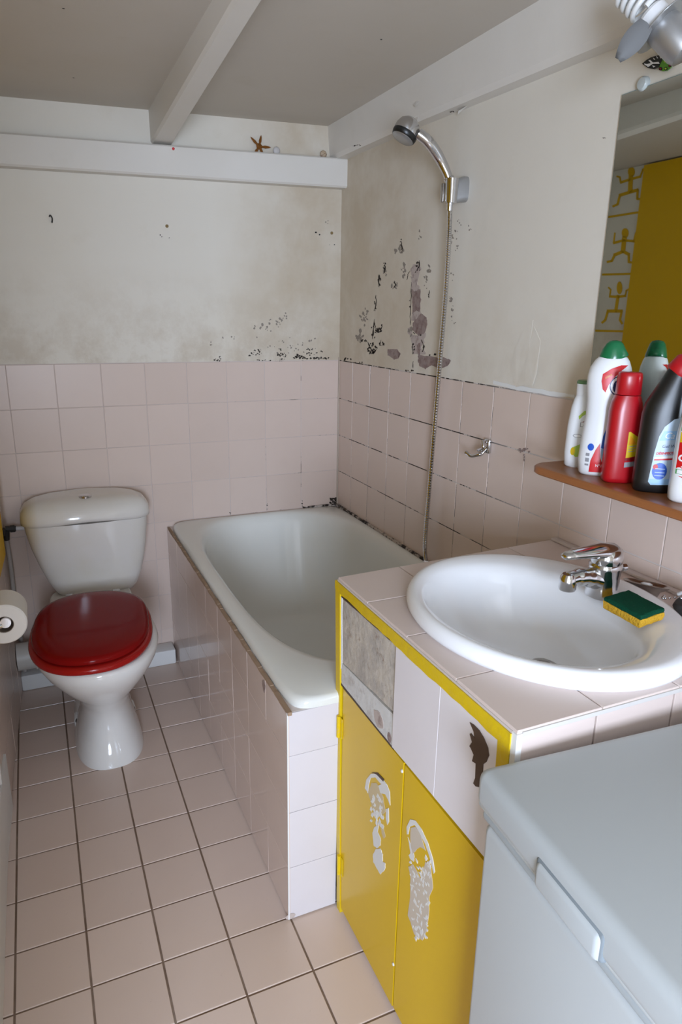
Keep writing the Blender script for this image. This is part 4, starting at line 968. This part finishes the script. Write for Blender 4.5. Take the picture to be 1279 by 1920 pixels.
# ------------------------------------------------------------------ shower
hs = thing('shower_handset', 'chrome hand shower hung on right wall bracket above bathtub', 'shower head', (-.07, -.84, 1.68))
p0, p1, p2, p3 = hit(845, 378, 0, -.052), hit(843, 340, 0, -.060), hit(826, 300, 0, -.088), hit(805, 268, 0, -.125)
p4 = hit(784, 250, 0, -.155)
pts = spl([p0, p1, p2, p3, p4], 8)
rad = [.0105+.004*min(1, max(0, (i_/len(pts)-.22)*3)) for i_ in range(len(pts))]
MB().tube(pts, rad, 20).out('handle', chrome, hs, 60)
ht = hit(762, 246, 0, -.178)
axh = Vector((-.42, .05, -.80)).normalized()
MB().lathe([(.006, -.034), (.018, -.031), (.028, -.022), (.033, -.010), (.034, .0), (.033, .006)], ht, axh, 36).out('head', chrome, hs, 50)
MB().lathe([(.0335, .006), (.0338, .010), (.032, .018), (.030, .020)], ht, axh, 36).out('head_ring', black_mat, hs, 50)
fp = MB().lathe([(.030, .0195), (.028, .0225), (.015, .0245), (.001, .025)], ht, axh, 36).out('spray_face', steel_grey, hs, 50)
MB().lathe([(.0125, 0), (.0145, .002), (.0145, .006), (.0125, .008)], p1+Vector((0, 0, .003)), (p2-p1).normalized(), 24).out('collar', chrome, hs, 40)
sb = thing('shower_bracket', 'chrome wall bracket holding the hand shower', 'bracket', (-.01, -.80, 1.66))
b0 = hit(866, 338, 0, -.012)
yb_ = -.835
b = MB(); rings = []
for xx, z0, z1, wy in ((-.0006, 1.648, 1.712, .022), (-.012, 1.648, 1.712, .022), (-.034, 1.642, 1.704, .019), (-.046, 1.640, 1.698, .016)):
    rings.append([Vector((xx, yb_-.0+wy*math.copysign(abs(math.cos(t))**.5, math.cos(t)), (z0+z1)/2+(z1-z0)/2*math.copysign(abs(math.sin(t))**.5, math.sin(t)))) for t in [2*math.pi*q_/28 for q_ in range(28)]])
b.loft(rings).out('wall_plate', steel_grey, sb, 50)
cxb = hit(847, 358, 0, -.056)
MB().tube([cxb+Vector((0, 0, -.030)), cxb+Vector((0, 0, .030))], [.0155, .0185], 24).out('cradle', chrome, sb, 40)
MB().box((cxb.x-.022, cxb.y+.010, cxb.z-.028), (cxb.x-.014, cxb.y+.022, cxb.z+.020), .003).out('latch', chrome_dark, sb, 40)
sh = thing('shower_hose', 'ribbed chrome shower hose hanging down to the bathtub', 'hose', (-.03, -.79, .57))
hp = [hit(844, 380, 0, -.054), hit(842, 450, 0, -.050), hit(835, 560, 0, -.043), hit(825, 680, 0, -.036), hit(815, 800, 0, -.032), hit(805, 920, 0, -.030), hit(797, 1020, 0, -.030), Vector((-.032, -.795, .570))]
hpts = spl(hp, 70); rad = [.0072 if (i_ % 3) else .0060 for i_ in range(len(hpts))]
MB().tube(hpts, rad, 10).out('ribbed_tube', chrome, sh, 20)
MB().lathe([(.011, 0), (.011, .018), (.008, .022)], (-.032, -.795, .5685), (0, 0, 1), 6).out('hose_nut', chrome, sh, 30)
MB().tube([hp[0]+Vector((0, 0, .004)), hp[0]+Vector((0, .001, -.020))], [.0095, .008], 16).out('hose_ferrule', chrome, sh, 40)

# robe hook
rh = thing('robe_hook', 'small chrome double robe hook on tiled right wall', 'hook', (-.01, -1.035, 1.0))
hb = hit(918, 836, 0, 0)
MB().box((-.012, hb.y-.012, hb.z-.020), (-.0005, hb.y+.012, hb.z+.020), .004, 3).out('wall_plate', chrome, rh, 40)
MB().tube(spl([hb+Vector((-.008, 0, -.006)), hb+Vector((-.022, .006, -.024)), hit(900, 852, 0, -.035), hit(884, 855, 0, -.042), hit(874, 848, 0, -.046)], 6), [.0048]*24+[.0055], 12).out('lower_hook', chrome, rh, 60)
MB().tube(spl([hb+Vector((-.008, .004, -.004)), hb+Vector((-.030, .010, -.012)), hit(906, 840, 0, -.036), hit(905, 826, 0, -.034)], 6), .0046, 12).out('upper_hook', chrome, rh, 60)
MB().lathe([(.004, 0), (.004, .002), (.001, .003)], hb+Vector((-.012, 0, .012)), NR, 12).out('screw', chrome_dark, rh, 40)

# ------------------------------------------------------------------ ledge ornaments and small things
def ledge_z(x): return zl(x, 1.858, 1.894)
sf = thing('starfish', 'dried brown starfish propped up on the white ledge', 'starfish', (-.325, -.022, 1.884))
ctr = hit(486, 275, 1, -.022); tips = [hit(469.5, 256, 1, -.020), hit(490, 253, 1, -.020), hit(508.5, 276.5, 1, -.026), hit(494, 290, 1, -.032), hit(476, 290, 1, -.032)]
b = MB(); outl = []
for i_, tp_ in enumerate(tips):
    nx = tips[(i_+1) % 5]; d = tp_-ctr; pr = Vector((0, -1, 0)).cross(d).normalized()
    outl += [tp_-d*.5-pr*.0052 if False else ctr+d*.5+pr*-.0050, ctr+d*.82+pr*-.0030, tp_, ctr+d*.82+pr*.0030, ctr+d*.5+pr*.0050]
    mid = ((tp_-ctr).normalized()+(nx-ctr).normalized())*.5
    outl.append(ctr + mid.normalized()*.0105)
cf = ctr+Vector((0, -.008, 0)); cb = ctr+Vector((0, .003, 0))
vv = [b.bm.verts.new(p) for p in outl]; vf = b.bm.verts.new(cf); vb = b.bm.verts.new(cb)
for i_ in range(len(vv)):
    j = (i_+1) % len(vv); b.bm.faces.new((vv[i_], vv[j], vf)); b.bm.faces.new((vv[j], vv[i_], vb))
b.out('arms', starfish_m, sf, 80)
def shell(name, label, c, r_, m):
    b = MB(); rings = []
    for q_ in range(9):
        t = q_/8; rings.append([c+Vector((r_*math.sin(math.pi*(.06+.88*t))*math.cos(a)*(1+.06*math.cos(9*a)), r_*.45*math.sin(math.pi*(.06+.88*t))*math.sin(a), -r_*math.cos(math.pi*(.06+.88*t)))) for a in [2*math.pi*k_/36 for k_ in range(36)]])
    o = b.loft(rings).out(name, m, None, 70); tag(o, label, 'shell'); return o
cs = hit(519, 284, 1, -.028); shell('seashell', 'pale grey seashell beside the starfish on the ledge', Vector((cs.x, -.026, ledge_z(cs.x)+.0125)), .0125, shell_m)
cs = hit(607, 289, 1, -.028); shell('seashell', 'brown striped seashell in the corner of the ledge', Vector((cs.x, -.026, ledge_z(cs.x)+.0125)), .0125, shell_b)
p = hit(325, 279, 1, -.0502); o = MB().lathe([(.0045, 0), (.004, .003), (.001, .0045)], p, NB, 14).out('push_pin', P_red, None, 40); tag(o, 'tiny red pin stuck in the white ledge', 'pin')
p = hit(97, 412, 1, -.0006)
o = MB().tube(spl([p+Vector((0, .0, -.006)), p+Vector((0, -.010, -.008)), p+Vector((.001, -.012, .004)), p+Vector((-.004, -.012, .012)), p+Vector((-.007, -.012, .007))], 5), .0022, 8).out('screw_hook', rubber, None, 60); tag(o, 'small dark screw hook in the cream back wall', 'hook')

# ------------------------------------------------------------------ lamp and butterfly by the mirror
lp = thing('wall_lamp', 'metal wall spotlight with bare spiral bulb above the mirror', 'lamp', (-.06, -1.66, 1.78))
XL = -.12
a0 = hit(1241, 49, 0, XL); _dl = (a0-CAM).dot(_fw)
def at_depth(px_, py_, dd=0.0): return CAM + (_fw + (px_-639.5)/F_PX*_r - (py_-960)/F_PX*_u)*(_dl+dd)
a1 = at_depth(1180, -14, .010); ax_ = (a1-a0).normalized()
def along(t): return a0+ax_*t
MB().lathe([(.016, -.066), (.026, -.060), (.029, -.050), (.029, -.006), (.027, .0)], a0, ax_, 36).out('socket_shade', steel_grey, lp, 40)
MB().lathe([(.020, -.001), (.046, -.0008), (.047, .0003), (.046, .0016), (.020, .0018)], a0, ax_, 40).out('collar_disc', steel_grey, lp, 40)
bulb = MB().lathe([(.020, .002), (.0255, .005), (.0255, .026), (.021, .031), (.006, .033)], a0, ax_, 32).out('bulb_base', plastic_white, lp, 40)
t1 = Vector((0, 0, 1)).cross(ax_).normalized(); t2 = ax_.cross(t1); pts = []
for k_ in range(170):
    t = k_/169; an = t*2*math.pi*5; r_ = .0215 if t < .9 else .0215*(1-(t-.9)*6)
    pts.append(along(.036+.062*t)+r_*(math.cos(an)*t1+math.sin(an)*t2))
MB().tube(pts, .0046, 10).out('spiral_tube', Mt('bulb_glass', (.80, .80, .78), .2).m, bulb, 60)
# petal shaped reflector flap hinged on the disc
f0 = at_depth(1214, 42, -.03); f1 = at_depth(1160, 111, -.005); dv = f1-f0; sw = (f0-CAM).cross(dv).normalized()
b = MB(); L_ = []; 
for k_ in range(13):
    t = k_/12; w_ = .0180*math.sin(math.pi*(.22+.70*t))**.8; c = f0+dv*t; n_ = dv.cross(sw).normalized()
    L_.append([c-sw*w_+n_*.006, c+n_*0, c+sw*w_+n_*.006, c+sw*w_*.98+n_*.0075, c+n_*.0016, c-sw*w_*.98+n_*.0075])
b.loft(L_).out('reflector_flap', Mt('dull_grey_metal', (.13, .13, .13), .6).m, lp, 60)
MB().tube(spl([along(-.060), along(-.085), (-.06, -1.70, 1.775), (-.004, -1.73, 1.80)], 5), .008, 12).out('arm', steel_grey, lp, 50)
MB().lathe([(.034, 0), (.034, .006), (.026, .016)], (-.0006, -1.73, 1.80), NR, 28).out('wall_rose', steel_grey, lp, 40)

bf = thing('butterfly_ornament', 'black and green butterfly ornament on wall above mirror', 'ornament', (-.004, -1.475, 1.80))
def zb_(x_, y_): return (1130+x_*.1165, y_*.1165)
def bfp(name, pts, m, t, off=.0, parent=bf):
    b = MB(); P_ = [hit(*zb_(*p_), 0, -.004)+Vector((-off, 0, 0)) for p_ in pts]; b.poly(P_, NR, t); return b.out(name, m, parent)
wg = bfp('wing', [(655, 1030), (720, 970), (800, 925), (900, 895), (1000, 890), (975, 990), (920, 1080), (840, 1118), (740, 1095)], P_black, .003)
for pts in ([(690, 1025), (735, 1035), (800, 1020), (760, 975), (790, 970), (830, 1010), (920, 1000), (940, 1030), (830, 1030), (750, 1085), (735, 1065), (700, 1050)], [(830, 930), (870, 960), (850, 965)], [(820, 1055), (870, 1070), (840, 1090)], [(880, 900), (915, 940), (900, 945)], [(930, 890), (970, 940), (955, 945)]):
    bfp('wing_vein', pts, P_white, .0006, .003, wg)
wg2 = bfp('wing', [(1000, 890), (1080, 905), (1150, 920), (1140, 1000), (1110, 1090), (1050, 1140), (980, 1150), (920, 1110), (960, 1010)], flat('wing_green', (.09, .26, .02)), .003)
for cx, cy, r_, m_ in ((955, 1110, 30, P_dred), (1040, 1110, 28, P_black), (1105, 1062, 26, P_dred)):
    bfp('wing_spot', circ(cx, cy, r_, r_, 12), P_black if m_ is P_dred else m_, .0006, .003, wg2)
    bfp('wing_spot', circ(cx, cy, r_*.5, r_*.5, 10), m_ if m_ is P_dred else P_lime, .0006, .0036, wg2)
bfp('wing_patch', [(1000, 930), (1090, 940), (1080, 1010), (1010, 1010)], P_lime, .0006, .003, wg2)
bfp('wing', [(860, 740), (1000, 820), (1180, 870), (1180, 950), (1100, 910), (980, 890), (930, 850), (870, 780)], P_black, .003)
b = MB().tube([hit(*zb_(1000, 900), 0, -.008), hit(*zb_(990, 870), 0, -.010), hit(*zb_(900, 860), 0, -.008)], [.002, .003, .0015], 10); b.out('body', P_black, bf, 60)
